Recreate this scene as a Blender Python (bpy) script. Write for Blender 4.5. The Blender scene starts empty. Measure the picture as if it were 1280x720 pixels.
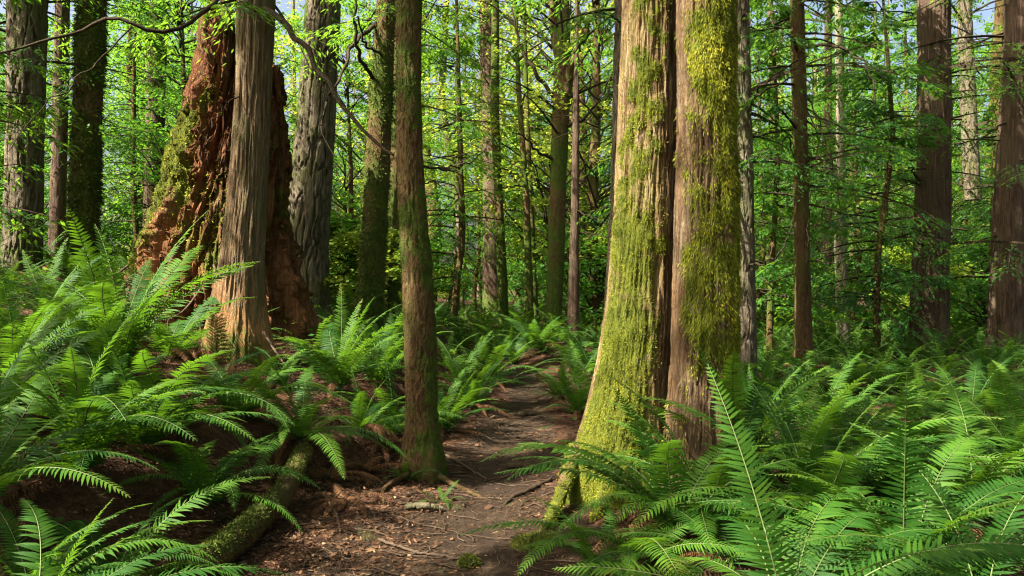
import bpy, math, random
import numpy as np
from mathutils import Vector

R = np.random.default_rng(7)
random.seed(7)
PI = math.pi
scn = bpy.context.scene
COL = scn.collection
FPX, CX, CY, CAMZ = 1000.0, 640.0, 360.0, 1.45     # lens in photo pixels, eye height in metres

SUN_EL, SUN_AZ = math.radians(46), math.radians(242)      # azimuth clockwise from +Y
S = np.array([math.sin(SUN_AZ)*math.cos(SUN_EL), math.cos(SUN_AZ)*math.cos(SUN_EL), math.sin(SUN_EL)])

def at(px, py, Y):
    return np.array([(px-CX)/FPX*Y, Y, CAMZ-(py-CY)/FPX*Y])
def xat(px, Y): return (px-CX)/FPX*Y

# ------------------------------------------------------------------ noise
def _hash(ix, iy, iz, seed):
    h = (ix.astype(np.int64)*374761393 + iy.astype(np.int64)*668265263 + iz.astype(np.int64)*2147483647 + seed*974634777) & 0xFFFFFFFF
    h = ((h ^ (h >> 13))*1274126177) & 0xFFFFFFFF
    h = (h ^ (h >> 16)) & 0xFFFFFF
    return h/float(0xFFFFFF)
def vnoise(x, y, z, seed=0):
    x, y, z = np.broadcast_arrays(np.asarray(x, float), np.asarray(y, float), np.asarray(z, float))
    ix, iy, iz = np.floor(x), np.floor(y), np.floor(z)
    fx, fy, fz = x-ix, y-iy, z-iz
    fx, fy, fz = fx*fx*(3-2*fx), fy*fy*(3-2*fy), fz*fz*(3-2*fz)
    r = 0
    for a in (0, 1):
        for b in (0, 1):
            for c in (0, 1):
                w = (fx if a else 1-fx)*(fy if b else 1-fy)*(fz if c else 1-fz)
                r = r + w*_hash(ix+a, iy+b, iz+c, seed)
    return r*2-1
def fbm(x, y, z, seed=0, oct=4):
    s, a, f, t = 0, 1.0, 1.0, 0
    for o in range(oct):
        s = s + a*vnoise(x*f, y*f, z*f, seed+o*17); t += a; a *= .5; f *= 2.03
    return s/t
def sstep(a, b, x):
    t = np.clip((np.asarray(x, float)-a)/(b-a), 0, 1)
    return t*t*(3-2*t)

# ------------------------------------------------------------------ mesh / object helpers
def mesh(name, V, polys, mats, attrs=None, midx=None, smooth=True):
    """polys: list of int arrays (n x k)"""
    V = np.ascontiguousarray(V, dtype=np.float32)
    me = bpy.data.meshes.new(name)
    polys = [np.asarray(p, dtype=np.int32) for p in polys if len(p)]
    loops = np.concatenate([p.ravel() for p in polys])
    tot = np.concatenate([np.full(len(p), p.shape[1], np.int32) for p in polys])
    start = np.concatenate([[0], np.cumsum(tot)[:-1]]).astype(np.int32)
    me.vertices.add(len(V)); me.vertices.foreach_set('co', V.ravel())
    me.loops.add(len(loops)); me.loops.foreach_set('vertex_index', loops)
    me.polygons.add(len(tot)); me.polygons.foreach_set('loop_start', start); me.polygons.foreach_set('loop_total', tot)
    if midx is not None: me.polygons.foreach_set('material_index', np.asarray(midx, np.int32))
    me.polygons.foreach_set('use_smooth', np.full(len(tot), bool(smooth)))
    for k, a in (attrs or {}).items():
        at_ = me.attributes.new(k, 'FLOAT', 'POINT'); at_.data.foreach_set('value', np.ascontiguousarray(a, np.float32))
    for m in (mats if isinstance(mats, (list, tuple)) else [mats]): me.materials.append(m)
    me.update(calc_edges=True)
    return me
class MB:
    """collects pieces into one mesh"""
    def __init__(s): s.V=[]; s.P=[]; s.M=[]; s.A=[]; s.n=0
    def add(s, V, polys, mi=0, rnd=None):
        V = np.asarray(V, float).reshape(-1, 3)
        for p in polys:
            p = np.asarray(p)
            if len(p): s.P.append(p+s.n); s.M.append(np.full(len(p), mi))
        s.A.append(np.zeros(len(V)) if rnd is None else np.broadcast_to(rnd, (len(V),)))
        s.V.append(V); s.n += len(V)
        return s
    def build(s, name, mats, smooth=True):
        return mesh(name, np.concatenate(s.V), s.P, mats, {'rnd': np.concatenate(s.A)}, np.concatenate(s.M), smooth)
def obj(name, me, parent=None, loc=(0, 0, 0), rot=(0, 0, 0), scale=1.0, label=None):
    o = bpy.data.objects.new(name, me); COL.objects.link(o)
    o.location = loc; o.rotation_euler = rot
    o.scale = (scale,)*3 if np.isscalar(scale) else scale
    if parent: o.parent = parent
    if label: o['label'] = label
    return o
def tag(o, label=None, cat=None, group=None, kind=None):
    if label: o['label'] = label
    if cat: o['category'] = cat
    if group: o['group'] = group
    if kind: o['kind'] = kind
    return o
def thing(name, label, cat, loc, group=None, rotz=0, scale=1.0):
    return tag(obj(name, None, None, loc, (0, 0, rotz), scale), label, cat, group)

def frame(D):
    D = D/np.maximum(np.linalg.norm(D, axis=-1, keepdims=True), 1e-9)
    up = np.where(np.abs(D[..., 2:3]) > .95, np.array([1., 0, 0]), np.array([0, 0, 1.]))
    A = np.cross(up, D); A /= np.maximum(np.linalg.norm(A, axis=-1, keepdims=True), 1e-9)
    return D, A, np.cross(D, A)
def tube(P, r, ns=6, cap=True):
    P = np.asarray(P, float); n = len(P)
    r = np.broadcast_to(np.asarray(r, float), (n,))
    D, A, B = frame(np.gradient(P, axis=0))
    th = np.arange(ns)/ns*2*PI
    V = P[:, None]+r[:, None, None]*(np.cos(th)[None, :, None]*A[:, None]+np.sin(th)[None, :, None]*B[:, None])
    i, j = np.meshgrid(np.arange(n-1), np.arange(ns), indexing='ij'); j2 = (j+1) % ns
    Q = np.stack([i*ns+j, i*ns+j2, (i+1)*ns+j2, (i+1)*ns+j], -1).reshape(-1, 4)
    return V.reshape(-1, 3), [Q]
def smooth_path(pts, n=24):
    pts = np.asarray(pts, float)
    d = np.concatenate([[0], np.cumsum(np.linalg.norm(np.diff(pts, axis=0), axis=1))])
    t = np.linspace(0, d[-1], n)
    out = np.stack([np.interp(t, d, pts[:, k]) for k in range(pts.shape[1])], 1)
    for _ in range(max(1, n//10)):
        o2 = out.copy(); o2[1:-1] = .25*out[:-2]+.5*out[1:-1]+.25*out[2:]; out = o2
    return out
def cards(C, D, N, l, w, shape='diamond'):
    """leaf quads: base, side, tip, side; D axis, N normal"""
    C = np.asarray(C, float); n = len(C)
    D = D/np.maximum(np.linalg.norm(D, axis=1, keepdims=True), 1e-9)
    Wd = np.cross(N, D); Wd /= np.maximum(np.linalg.norm(Wd, axis=1, keepdims=True), 1e-9)
    l = np.broadcast_to(l, (n,))[:, None]; w = np.broadcast_to(w, (n,))[:, None]
    mid = .42
    V = np.stack([C, C+D*l*mid+Wd*w*.5, C+D*l, C+D*l*mid-Wd*w*.5], 1).reshape(-1, 3)
    return V, [np.arange(n*4).reshape(n, 4)]
def rdir(n, spread=1.0):
    v = R.normal(size=(n, 3)); return v/np.linalg.norm(v, axis=1, keepdims=True)

# ------------------------------------------------------------------ materials
class NT:
    def __init__(s, name):
        s.m = bpy.data.materials.new(name); s.m.use_nodes = True
        s.t = s.m.node_tree; s.t.nodes.clear(); s.out = s.n('ShaderNodeOutputMaterial')
    def n(s, typ, **kw):
        nd = s.t.nodes.new(typ)
        for k, v in kw.items():
            if k.startswith('i_'):
                key = k[2:]
                key = int(key) if key.isdigit() else key.replace('_', ' ')
                nd.inputs[key].default_value = v
            else: setattr(nd, k, v)
        return nd
    def l(s, a, b): s.t.links.new(a, b)
    def ramp(s, fac, stops, interp='LINEAR'):
        r = s.n('ShaderNodeValToRGB'); cr = r.color_ramp; cr.interpolation = interp
        while len(cr.elements) < len(stops): cr.elements.new(.5)
        for e, (p, c) in zip(cr.elements, stops): e.position = p; e.color = (*c, 1)
        s.l(fac, r.inputs[0]); return r.outputs[0]
    def noise(s, vec, scale, detail=4, rough=.55, dist=0):
        nd = s.n('ShaderNodeTexNoise'); nd.inputs['Scale'].default_value = scale; nd.inputs['Detail'].default_value = detail
        nd.inputs['Roughness'].default_value = rough; nd.inputs['Distortion'].default_value = dist
        s.l(vec, nd.inputs['Vector']); return nd.outputs[0]
    def mapped(s, sc):
        tc = s.n('ShaderNodeTexCoord'); mp = s.n('ShaderNodeMapping'); mp.inputs['Scale'].default_value = sc
        s.l(tc.outputs['Object'], mp.inputs[0]); return mp.outputs[0]
    def mix(s, fac, a, b, blend='MIX'):
        m = s.n('ShaderNodeMix', data_type='RGBA', blend_type=blend)
        if hasattr(fac, 'is_linked'): s.l(fac, m.inputs[0])
        else: m.inputs[0].default_value = fac
        for v, i in ((a, 6), (b, 7)):
            if hasattr(v, 'is_linked'): s.l(v, m.inputs[i])
            else: m.inputs[i].default_value = (*v, 1)
        return m.outputs[2]
    def math(s, op, a, b=0.0, clamp=False):
        m = s.n('ShaderNodeMath', operation=op, use_clamp=clamp)
        for v, i in ((a, 0), (b, 1)):
            if hasattr(v, 'is_linked'): s.l(v, m.inputs[i])
            else: m.inputs[i].default_value = v
        return m.outputs[0]
    def attr(s, name):
        a = s.n('ShaderNodeAttribute', attribute_name=name); return a.outputs['Fac']

def leaf_mat(name, stops, trans, tf=.42, rough=.45, spec=.35, objvar=.5):
    b = NT(name)
    oi = b.n('ShaderNodeObjectInfo')
    f = b.math('MULTIPLY_ADD', b.attr('rnd'), 1-objvar); 
    f.node.inputs[2].default_value = 0
    f = b.math('ADD', f, b.math('MULTIPLY', oi.outputs['Random'], objvar), True)
    col = b.ramp(f, stops)
    p = b.n('ShaderNodeBsdfPrincipled'); b.l(col, p.inputs['Base Color'])
    p.inputs['Roughness'].default_value = rough; p.inputs['Specular IOR Level'].default_value = spec
    tr = b.n('ShaderNodeBsdfTranslucent')
    tcol = b.mix(.6, col, trans, 'MIX'); b.l(tcol, tr.inputs[0])
    mx = b.n('ShaderNodeMixShader'); mx.inputs[0].default_value = tf
    b.l(p.outputs[0], mx.inputs[1]); b.l(tr.outputs[0], mx.inputs[2]); b.l(mx.outputs[0], b.out.inputs[0])
    return b.m

def bark_mat(name, stops, moss=None, sc=(26, 26, 3.2), bump=.6, patch=None, dist=.04, base=None):
    b = NT(name)
    v = b.mapped(sc); n1 = b.noise(v, 1, 8, .66, .8)
    n4 = b.noise(b.mapped((sc[0]*2.3, sc[1]*2.3, sc[2]*.8)), 1, 5, .6, .4)
    n2 = b.noise(b.mapped((3, 3, 1.2)), 1, 4); n3 = b.noise(b.mapped((90, 90, 40)), 1, 3, .6)
    ridge = b.math('ABSOLUTE', b.math('SUBTRACT', n1, .5))
    f = b.math('ADD', b.math('MULTIPLY', n1, .38), b.math('ADD', b.math('MULTIPLY', n2, .22), b.math('ADD', b.math('MULTIPLY', n3, .12), b.math('MULTIPLY', n4, .28))))
    col = b.ramp(f, stops)
    pn = b.noise(b.mapped((4, 4, 1.6)), 1, 6, .68)
    if patch: col = b.mix(b.ramp(pn, [(.47, (0, 0, 0)), (.62, (.8, .8, .8))]), col, patch)
    if base:      # warm bare wood low on the stem
        tc = b.n('ShaderNodeTexCoord'); sx = b.n('ShaderNodeSeparateXYZ'); b.l(tc.outputs['Object'], sx.inputs[0])
        zf = b.math('ADD', b.math('MULTIPLY', sx.outputs[2], 1/base[1]), b.math('MULTIPLY', b.math('SUBTRACT', pn, .5), 1.6))
        bcol = b.ramp(f, [(.4, tuple(v*.35 for v in base[0])), (.6, base[0])])
        col = b.mix(b.ramp(zf, [(.45, (.9, .9, .9)), (1, (0, 0, 0))]), col, bcol)
    if moss:
        mn = b.noise(b.mapped((22, 22, 14)), 1, 5, .65)
        mcol = b.ramp(mn, [(.3, moss[0]), (.7, moss[1])])
        a = b.attr('moss')
        mk = b.math('ADD', a, b.math('MULTIPLY', b.math('SUBTRACT', mn, .5), .9))
        col = b.mix(b.ramp(mk, [(.4, (0, 0, 0)), (.62, (1, 1, 1))]), col, mcol)
    p = b.n('ShaderNodeBsdfPrincipled'); b.l(col, p.inputs['Base Color'])
    p.inputs['Roughness'].default_value = .9; p.inputs['Specular IOR Level'].default_value = .12
    bp = b.n('ShaderNodeBump'); bp.inputs['Strength'].default_value = min(1, bump+.2); bp.inputs['Distance'].default_value = dist
    b.l(b.math('ADD', b.math('MULTIPLY', ridge, 1.6), b.math('ADD', b.math('MULTIPLY', n4, .5), b.math('MULTIPLY', n3, .35))), bp.inputs['Height']); b.l(bp.outputs[0], p.inputs['Normal'])
    b.l(p.outputs[0], b.out.inputs[0])
    return b.m

def ground_mat(name, stops, sc=9):
    b = NT(name)
    v = b.mapped((1, 1, 1))
    n1 = b.noise(v, sc, 8, .68, .4); n2 = b.noise(v, .9, 4); n3 = b.noise(v, 60, 4, .7)
    f = b.math('ADD', b.math('MULTIPLY', n1, .5), b.math('ADD', b.math('MULTIPLY', n2, .22), b.math('MULTIPLY', n3, .28)))
    col = b.ramp(f, stops)
    mn = b.noise(b.mapped((1.7, 1.7, 1.7)), 1, 5, .65)
    col = b.mix(b.ramp(mn, [(.6, (0, 0, 0)), (.72, (.75, .75, .75))]), col, (.045, .075, .014))
    p = b.n('ShaderNodeBsdfPrincipled'); b.l(col, p.inputs['Base Color']); p.inputs['Roughness'].default_value = .93
    p.inputs['Specular IOR Level'].default_value = .12
    bp = b.n('ShaderNodeBump'); bp.inputs['Strength'].default_value = .9; bp.inputs['Distance'].default_value = .03
    b.l(b.math('ADD', n1, b.math('MULTIPLY', n3, .6)), bp.inputs['Height']); b.l(bp.outputs[0], p.inputs['Normal'])
    b.l(p.outputs[0], b.out.inputs[0])
    return b.m

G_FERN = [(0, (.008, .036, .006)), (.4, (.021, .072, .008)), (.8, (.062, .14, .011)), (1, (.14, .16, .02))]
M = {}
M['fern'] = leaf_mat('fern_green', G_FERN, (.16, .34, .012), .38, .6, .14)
M['fern_dead'] = leaf_mat('fern_dead', [(0, (.05, .024, .012)), (1, (.17, .085, .038))], (.18, .08, .03), .2, .8, .1)
M['hemlock'] = leaf_mat('hemlock_needles', [(0, (.018, .07, .018)), (.6, (.032, .115, .024)), (1, (.065, .17, .028))], (.20, .42, .02), .5, .55, .25)
M['cedar'] = leaf_mat('cedar_needles', [(0, (.018, .075, .014)), (.6, (.036, .125, .018)), (1, (.075, .18, .022))], (.28, .50, .02), .52, .55, .25)
M['maple'] = leaf_mat('maple_leaf', [(0, (.025, .095, .012)), (.55, (.048, .155, .017)), (1, (.11, .22, .02))], (.19, .42, .028), .5, .5, .3)
M['maple_sunglow'] = leaf_mat('maple_leaf_sunglow', [(0, (.07, .16, .015)), (.55, (.14, .22, .022)), (1, (.27, .28, .04))], (.50, .58, .05), .55, .5, .3)  # maple leaf yellowed in colour to stand in for backlit sun glow
M['moss'] = leaf_mat('moss_tuft', [(0, (.04, .065, .008)), (.5, (.16, .185, .013)), (1, (.36, .34, .035))], (.30, .31, .025), .25, .8, .1, .1)
M['moss_dark'] = leaf_mat('moss_tuft_dark', [(0, (.03, .05, .012)), (.5, (.075, .095, .018)), (1, (.16, .16, .035))], (.15, .2, .02), .2, .85, .1, .1)
M['litter'] = leaf_mat('leaf_litter', [(0, (.016, .009, .006)), (.4, (.042, .021, .011)), (.75, (.085, .042, .021)), (.96, (.15, .08, .04)), (1, (.24, .16, .09))], (.25, .12, .05), .12, .8, .15, 0)
M['twig'] = bark_mat('twig_bark', [(.3, (.05, .03, .02)), (.6, (.13, .09, .06)), (.8, (.22, .17, .12))], sc=(40, 40, 12))
M['dark_branch'] = bark_mat('branch_bark', [(.35, (.016, .012, .008)), (.5, (.045, .032, .019)), (.65, (.075, .065, .03))], sc=(30, 30, 10))
MG = ((.035, .055, .009), (.15, .16, .02)); MD = ((.03, .06, .012), (.10, .14, .018))
OL = (.10, .105, .04)
M['bark_cedar'] = bark_mat('cedar_bark', [(.38, (.045, .026, .014)), (.5, (.17, .115, .062)), (.6, (.31, .23, .14))], MD, (36, 36, 2.6), .9, (.14, .13, .06), .04, ((.42, .21, .085), .75))
M['bark_fir'] = bark_mat('fir_bark', [(.38, (.035, .027, .019)), (.5, (.14, .11, .075)), (.6, (.25, .215, .155))], MD, (20, 20, 4.5), 1.0, OL, .05)
M['bark_red'] = bark_mat('red_bark', [(.38, (.028, .016, .011)), (.5, (.088, .055, .037)), (.6, (.17, .12, .085))], MD, (28, 28, 2.2), .8, (.12, .09, .055))
M['bark_grey'] = bark_mat('grey_bark', [(.38, (.08, .06, .04)), (.5, (.24, .20, .145)), (.62, (.40, .35, .26))], MG, (26, 26, 2.4), .8, (.17, .17, .07))
M['bark_pair'] = bark_mat('pair_bark', [(.38, (.04, .02, .009)), (.5, (.15, .095, .045)), (.62, (.33, .255, .145))], MG, (30, 30, 3.2), 1.0, (.28, .22, .09))
M['bark_shag'] = bark_mat('shaggy_bark', [(.38, (.032, .017, .009)), (.5, (.105, .068, .036)), (.62, (.26, .205, .13))], MG, (28, 28, 3.2), 1.0, (.20, .12, .06))
M['bark_near'] = bark_mat('near_bark', [(.38, (.026, .016, .008)), (.5, (.105, .060, .026)), (.62, (.20, .13, .06))], MD, (36, 36, 14), 1.0, (.105, .105, .028))
M['stump'] = bark_mat('rotten_wood', [(.36, (.03, .012, .007)), (.47, (.115, .043, .02)), (.56, (.23, .10, .045)), (.66, (.40, .25, .13))], MG, (20, 20, 2.0), 1.0, (.15, .10, .04), .06, ((.33, .145, .062), 1.3))
M['pale_root'] = bark_mat('pale_root', [(.3, (.22, .16, .11)), (.7, (.46, .38, .29))], None, (40, 40, 8))
M['ground'] = ground_mat('forest_floor', [(.36, (.016, .009, .006)), (.5, (.052, .025, .014)), (.6, (.105, .052, .028)), (.7, (.19, .11, .065))])
M['trail'] = ground_mat('trail_dirt', [(.36, (.014, .009, .006)), (.5, (.030, .0195, .012)), (.6, (.058, .039, .024)), (.7, (.12, .086, .054))], 14)

# ------------------------------------------------------------------ terrain
TR_Y = np.array([0, 3.9, 5.4, 7.4, 9.5, 11.3, 12.6, 14, 40])
TR_X = np.array([-.4, -.30, -.24, -.06, .24, .16, -.45, -1.5, -9])
TR_W = np.array([1.05, .95, .60, .42, .27, .22, .22, .2, .2])
BK_Y = np.array([0, 4, 5.6, 6.4, 7.4, 8.5, 10, 12, 16, 30, 90])
BK_X = np.array([-3.0, -2.0, -1.5, -1.08, -.85, -.72, -.45, -.6, -1.0, -4, -20])
def bankx(y): return np.interp(y, BK_Y, BK_X)
def H(x, y, fine=True):
    x = np.asarray(x, float); y = np.asarray(y, float)
    base = .0+.22*sstep(6, 11, y)+.45*sstep(10, 22, y)*sstep(4.5, 1.0, x)+.15*sstep(14, 26, y)*sstep(1, 5, x)
    d = bankx(y)-x
    bank = .46*sstep(-.12, .75, d)+.17*np.clip(d-.3, 0, 9)*sstep(0, 2, d)
    bank = bank*(1-.55*sstep(12, 26, y))
    bank = bank*(.35+.65*sstep(2.5, 5.5, y))
    z = base+bank
    z = z+.32*np.exp(-(((x-.75)/.75)**2+((y-12.6)/.9)**2))          # fern mound past the bend
    z = z+.14*np.exp(-(((x-1.15)/.65)**2+((y-5.5)/.7)**2))          # root mound of the mossy pair
    z = z+.10*sstep(.9, 2.0, x)*sstep(4, 6, y)
    z = z-.05*np.exp(-((x-np.interp(y, TR_Y, TR_X))/.45)**2)*sstep(13, 11, y)
    z = z+.10*fbm(x*.35, y*.35, 0*x, 3, 3)*sstep(2, 9, np.abs(x))
    if fine: z = z+.05*fbm(x*1.3, y*1.3, 0*x, 5, 4)+.016*fbm(x*7, y*7, 0*x, 9, 3)
    return z
def h1(x, y): return float(H(np.array([x]), np.array([y]))[0])

def graded(a, b, n, c, k):
    """n samples from a to b, denser near c"""
    t = np.linspace(-1, 1, n); s = np.sinh(k*t)/math.sinh(k)
    return np.where(s < 0, c+s*(c-a), c+s*(b-c))
gx = graded(-140, 140, 420, -.3, 6.2); gy = graded(-30, 260, 460, 6.0, 5.6)
X, Y = np.meshgrid(gx, gy, indexing='ij')
Z = H(X, Y)
Vg = np.stack([X, Y, Z], -1).reshape(-1, 3)
i, j = np.meshgrid(np.arange(len(gx)-1), np.arange(len(gy)-1), indexing='ij'); ny = len(gy)
Qg = np.stack([i*ny+j, (i+1)*ny+j, (i+1)*ny+j+1, i*ny+j+1], -1).reshape(-1, 4)
qc = Vg[Qg].mean(1)
ontrail = (np.abs(qc[:, 0]-np.interp(qc[:, 1], TR_Y, TR_X)+.1*fbm(qc[:, 0]*3, qc[:, 1]*3, 0*qc[:, 0], 12, 3)) < np.interp(qc[:, 1], TR_Y, TR_W)) & (qc[:, 1] > .5) & (qc[:, 1] < 15)
def sub_mesh(name, sel, mat):
    q = Qg[sel]; u, inv = np.unique(q.ravel(), return_inverse=True)
    return mesh(name, Vg[u], [inv.reshape(-1, 4)], mat)
tag(obj('ground', sub_mesh('ground', ~ontrail, M['ground'])), kind='structure')
tag(obj('trail', sub_mesh('trail', ontrail, M['trail'])), kind='structure')

# ------------------------------------------------------------------ trunks
def trunk_grid(rows, ns, nr, depth, fx, fz, seed, roots=(), ztop=None, flutes=0, plates=False):
    """rows: (z, x, y, r) from the bottom up, in the thing's own frame -> grid of points (nr, ns, 3)"""
    rows = np.array(sorted(rows), float)
    zz = np.linspace(rows[0, 0], rows[-1, 0], nr)
    P = np.stack([np.interp(zz, rows[:, 0], rows[:, k]) for k in (1, 2, 3)], 1)
    ker = np.ones(max(3, nr//14)); ker /= ker.sum(); m = len(ker)//2
    Pp = np.concatenate([np.repeat(P[:1], m, 0), P, np.repeat(P[-1:], len(ker)-1-m, 0)])
    Pp[:m] = P[0]+(P[1]-P[0])*np.arange(-m, 0)[:, None]; 
    tail = len(ker)-1-m
    if tail: Pp[-tail:] = P[-1]+(P[-1]-P[-2])*np.arange(1, tail+1)[:, None]
    P = np.stack([np.convolve(Pp[:, k], ker, 'valid') for k in range(3)], 1)
    th = np.arange(ns)/ns*2*PI
    c, s = np.cos(th)[None], np.sin(th)[None]
    r = P[:, 2:3]; z = zz[:, None]; rm = float(np.median(P[:, 2]))
    ux, uy = c*rm, s*rm
    warp = .25*fbm(ux*3, uy*3, z*1.2, seed+5, 2)
    n1 = fbm(ux*fx+warp*2, uy*fx, z*fz+warp, seed, 4)
    ridge = 1-np.abs(n1)*2.2
    n2 = fbm(ux*2.2, uy*2.2, z*.9, seed+40, 3)
    rr = r*(1+.10*n2)+depth*(ridge-.5)
    if plates: rr = r*(1+.05*n2)-1.5*depth*np.exp(-(n1/.085)**2)+.25*depth*fbm(ux*fx*3, uy*fx*3, z*fz*6, seed+9, 2)
    if flutes:
        rr = rr+flutes*r*np.sin(th[None]*5+1.3+.8*fbm(ux, uy, z*.5, seed+3, 2))*.5
    for (ang, amp, wd, zh) in roots:
        d = (th[None]-ang+PI) % (2*PI)-PI
        rr = rr+amp*np.exp(-(d/wd)**2)*np.exp(-np.clip(z-rows[0, 0]-.1, 0, 9)/zh)
    V = np.stack([P[:, 0:1]+c*rr, P[:, 1:2]+s*rr, np.broadcast_to(z, rr.shape)], -1)
    return V, th, zz
def grid_faces(nr, ns):
    i, j = np.meshgrid(np.arange(nr-1), np.arange(ns), indexing='ij'); j2 = (j+1) % ns
    return np.stack([i*ns+j, i*ns+j2, (i+1)*ns+j2, (i+1)*ns+j], -1).reshape(-1, 4)
def grid_normals(G):
    du = np.roll(G, -1, 1)-np.roll(G, 1, 1); dv = np.gradient(G, axis=0)
    n = np.cross(du, dv); return n/np.maximum(np.linalg.norm(n, axis=-1, keepdims=True), 1e-9)
def moss_tufts(G, mask, n, ln, mat, seed=0, hang=.6, wide=.3, zmax=None):
    nr, ns, _ = G.shape; N = grid_normals(G)
    if zmax is not None: top = int(np.searchsorted(G[:, 0, 2], zmax)); top = max(3, min(nr, top))
    else: top = nr
    a = np.linalg.norm(np.roll(G, -1, 1)-G, axis=-1)[:top-1]*np.linalg.norm(np.diff(G, axis=0), axis=-1)[:top-1]
    w = (a*np.clip(mask[:top-1], 0, 1)**1.3).ravel(); w /= w.sum()
    k = R.choice(len(w), n, p=w); i, j = k//ns, k % ns; u, v = R.random(n)[:, None], R.random(n)[:, None]
    j2 = (j+1) % ns
    p = (G[i, j]*(1-u)+G[i, j2]*u)*(1-v)+(G[i+1, j]*(1-u)+G[i+1, j2]*u)*v
    nn = N[i, j]
    l = ln*(.4+R.random(n)**1.5*1.3)
    D = nn*.75+rdir(n)*.65+np.array([0, 0, -hang])
    pn = nn+rdir(n)*.8
    V, F = cards(p-nn*.004, D, pn, l, l*wide*(.6+.8*R.random(n)))
    rn = np.clip(.47+.75*fbm(p[:, 0]*6, p[:, 1]*6, p[:, 2]*4, seed, 4)+.13*R.normal(size=n), 0, 1)
    return MB().add(V, F, 0, np.repeat(rn, 4)).build('moss', mat, False)

TREES = {}
def add_trunk(key, name, label, rowspx, Yd, mat, Htop, ns=48, nr=140, depth=.012, fx=16, fz=1.6, seed=1, roots=(), moss=None,
              tufts=0, tl=.02, tmat='moss_dark', cat='tree', hang=.6, flutes=0, tilt=0.0, wide=.3):
    rp = [((l+r)/2, py, (r-l)/2) for (py, l, r) in rowspx]; rp.sort(key=lambda t: t[1])
    bx, by_, br = rp[-1]
    x0 = xat(bx, Yd); z0 = h1(x0, Yd)
    rows = []
    for (cx, py, hw) in rp:
        p = at(cx, py, Yd); z = p[2]-z0
        rows.append((z, p[0]-x0, tilt*z, hw/FPX*Yd))
    lo = min(rows); 
    if lo[0] > -.2: rows.append((-.22, lo[1], 0, lo[3]*1.06))
    rows = [r for r in rows if r[0] > -.3]
    hi = sorted(rows)[-1]; prev = sorted(rows)[-2]
    sl = np.clip((hi[1]-prev[1])/max(hi[0]-prev[0], .2), -.06, .06)
    dz = Htop-hi[0]
    rows.append((Htop, hi[1]+sl*dz*.5, hi[2]+tilt*dz, max(.03, hi[3]*.35)))
    rows.append((hi[0]+dz*.5, hi[1]+sl*dz*.3, hi[2]+tilt*dz*.5, hi[3]*.72))
    # keep resolution for the part in the picture
    zv = CAMZ+.42*Yd-z0
    allr = np.array(sorted(rows))
    lowr = [tuple(r) for r in allr if r[0] <= zv]
    cut = [zv]+[float(np.interp(zv, allr[:, 0], allr[:, k])) for k in (1, 2, 3)]
    G, th, zz = trunk_grid(lowr+[tuple(cut)], ns, nr, depth, fx, fz, seed, roots, flutes=flutes, plates=mat == 'bark_fir')
    # upper stem joined on with fewer rings
    zt = np.linspace(zv, Htop, 14)[1:]
    last = G[-1]; c0 = last.mean(0)
    up = []
    for z in zt:
        cx_, cy_, rr_ = [np.interp(z, allr[:, 0], allr[:, k]) for k in (1, 2, 3)]
        f = rr_/max(cut[3], 1e-3)
        q = (last-c0)*f+np.array([cx_, cy_, z]); q[:, 2] = z; up.append(q)
    Gf = np.concatenate([G, np.array(up)])
    if moss is not None:
        mk = moss(th[None, :]+0*Gf[..., 0], Gf[..., 2], Gf)
    else: mk = np.zeros(Gf.shape[:2])
    rows_r = allr[:, 3]
    if tufts:      # moss stands proud of the bark in soft lumps
        nn = grid_normals(Gf); lump = mk*min(1, float(np.median(rows_r))/.17)*(.010+.012*fbm(Gf[..., 0]*14, Gf[..., 1]*14, Gf[..., 2]*10, seed+7, 3)+.014*fbm(Gf[..., 0]*5, Gf[..., 1]*5, Gf[..., 2]*4, seed+8, 2))
        Gf = Gf+nn*np.clip(lump, 0, 1)[..., None]; G = Gf[:len(G)]
    root = thing(name, label, cat, (x0, Yd, z0))
    me = mesh('trunk', Gf.reshape(-1, 3), [grid_faces(len(Gf), ns)], M[mat], {'moss': mk.ravel()})
    tr = obj('trunk', me, root)
    if tufts:
        obj('moss', moss_tufts(G, mk[:len(G)], tufts, tl, M[tmat], seed, hang, wide), tr)
    TREES[key] = dict(root=root, trunk=tr, x=x0, y=Yd, z=z0, rows=allr, H=Htop)
    return root
def axis(key, z):
    a = TREES[key]['rows']; return np.array([np.interp(z, a[:, 0], a[:, k]) for k in (1, 2)])

def ang(th, a, w):   # angular window round a (degrees)
    d = (th-math.radians(a)+PI) % (2*PI)-PI
    return np.exp(-(d/math.radians(w))**2)
def patchy(G, s, seed): return fbm(G[..., 0]*s, G[..., 1]*s, G[..., 2]*s*.6, seed, 4)

# camera sees theta = -90 deg; the picture's left is 180 deg
def m_pair1(th, z, G):
    low = .95*ang(th, -125, 72)*sstep(2.7, 1.2, z)+.35*sstep(1.0, .3, z)*ang(th, -110, 80)+.5*patchy(G, 5, 21)
    high = .55*ang(th, -110, 60)+1.25*patchy(G, 13, 22)+.5*patchy(G, 3, 25)+.02
    m = np.maximum(low-.05, high*sstep(.8, 1.6, z))
    return np.clip(m-.9*ang(th, -35, 20)*sstep(.1, .6, z)-.5*ang(th, 178, 14), 0, 1)
def m_pair2(th, z, G):
    b1 = np.exp(-((z-2.62)/.36)**2); b2 = np.exp(-((z-1.42)/.42)**2)
    m = .75*ang(th, -95, 48)*b1+.8*ang(th, -120, 45)*b2+.62*ang(th, -15, 50)+.30*ang(th, -60, 80)+.9*patchy(G, 4.5, 33)+.7*patchy(G, 14, 35)+.02
    return np.clip(m-.55*sstep(.95, .5, z)*ang(th, -100, 55)-.35*ang(th, -165, 18), 0, 1)
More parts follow.
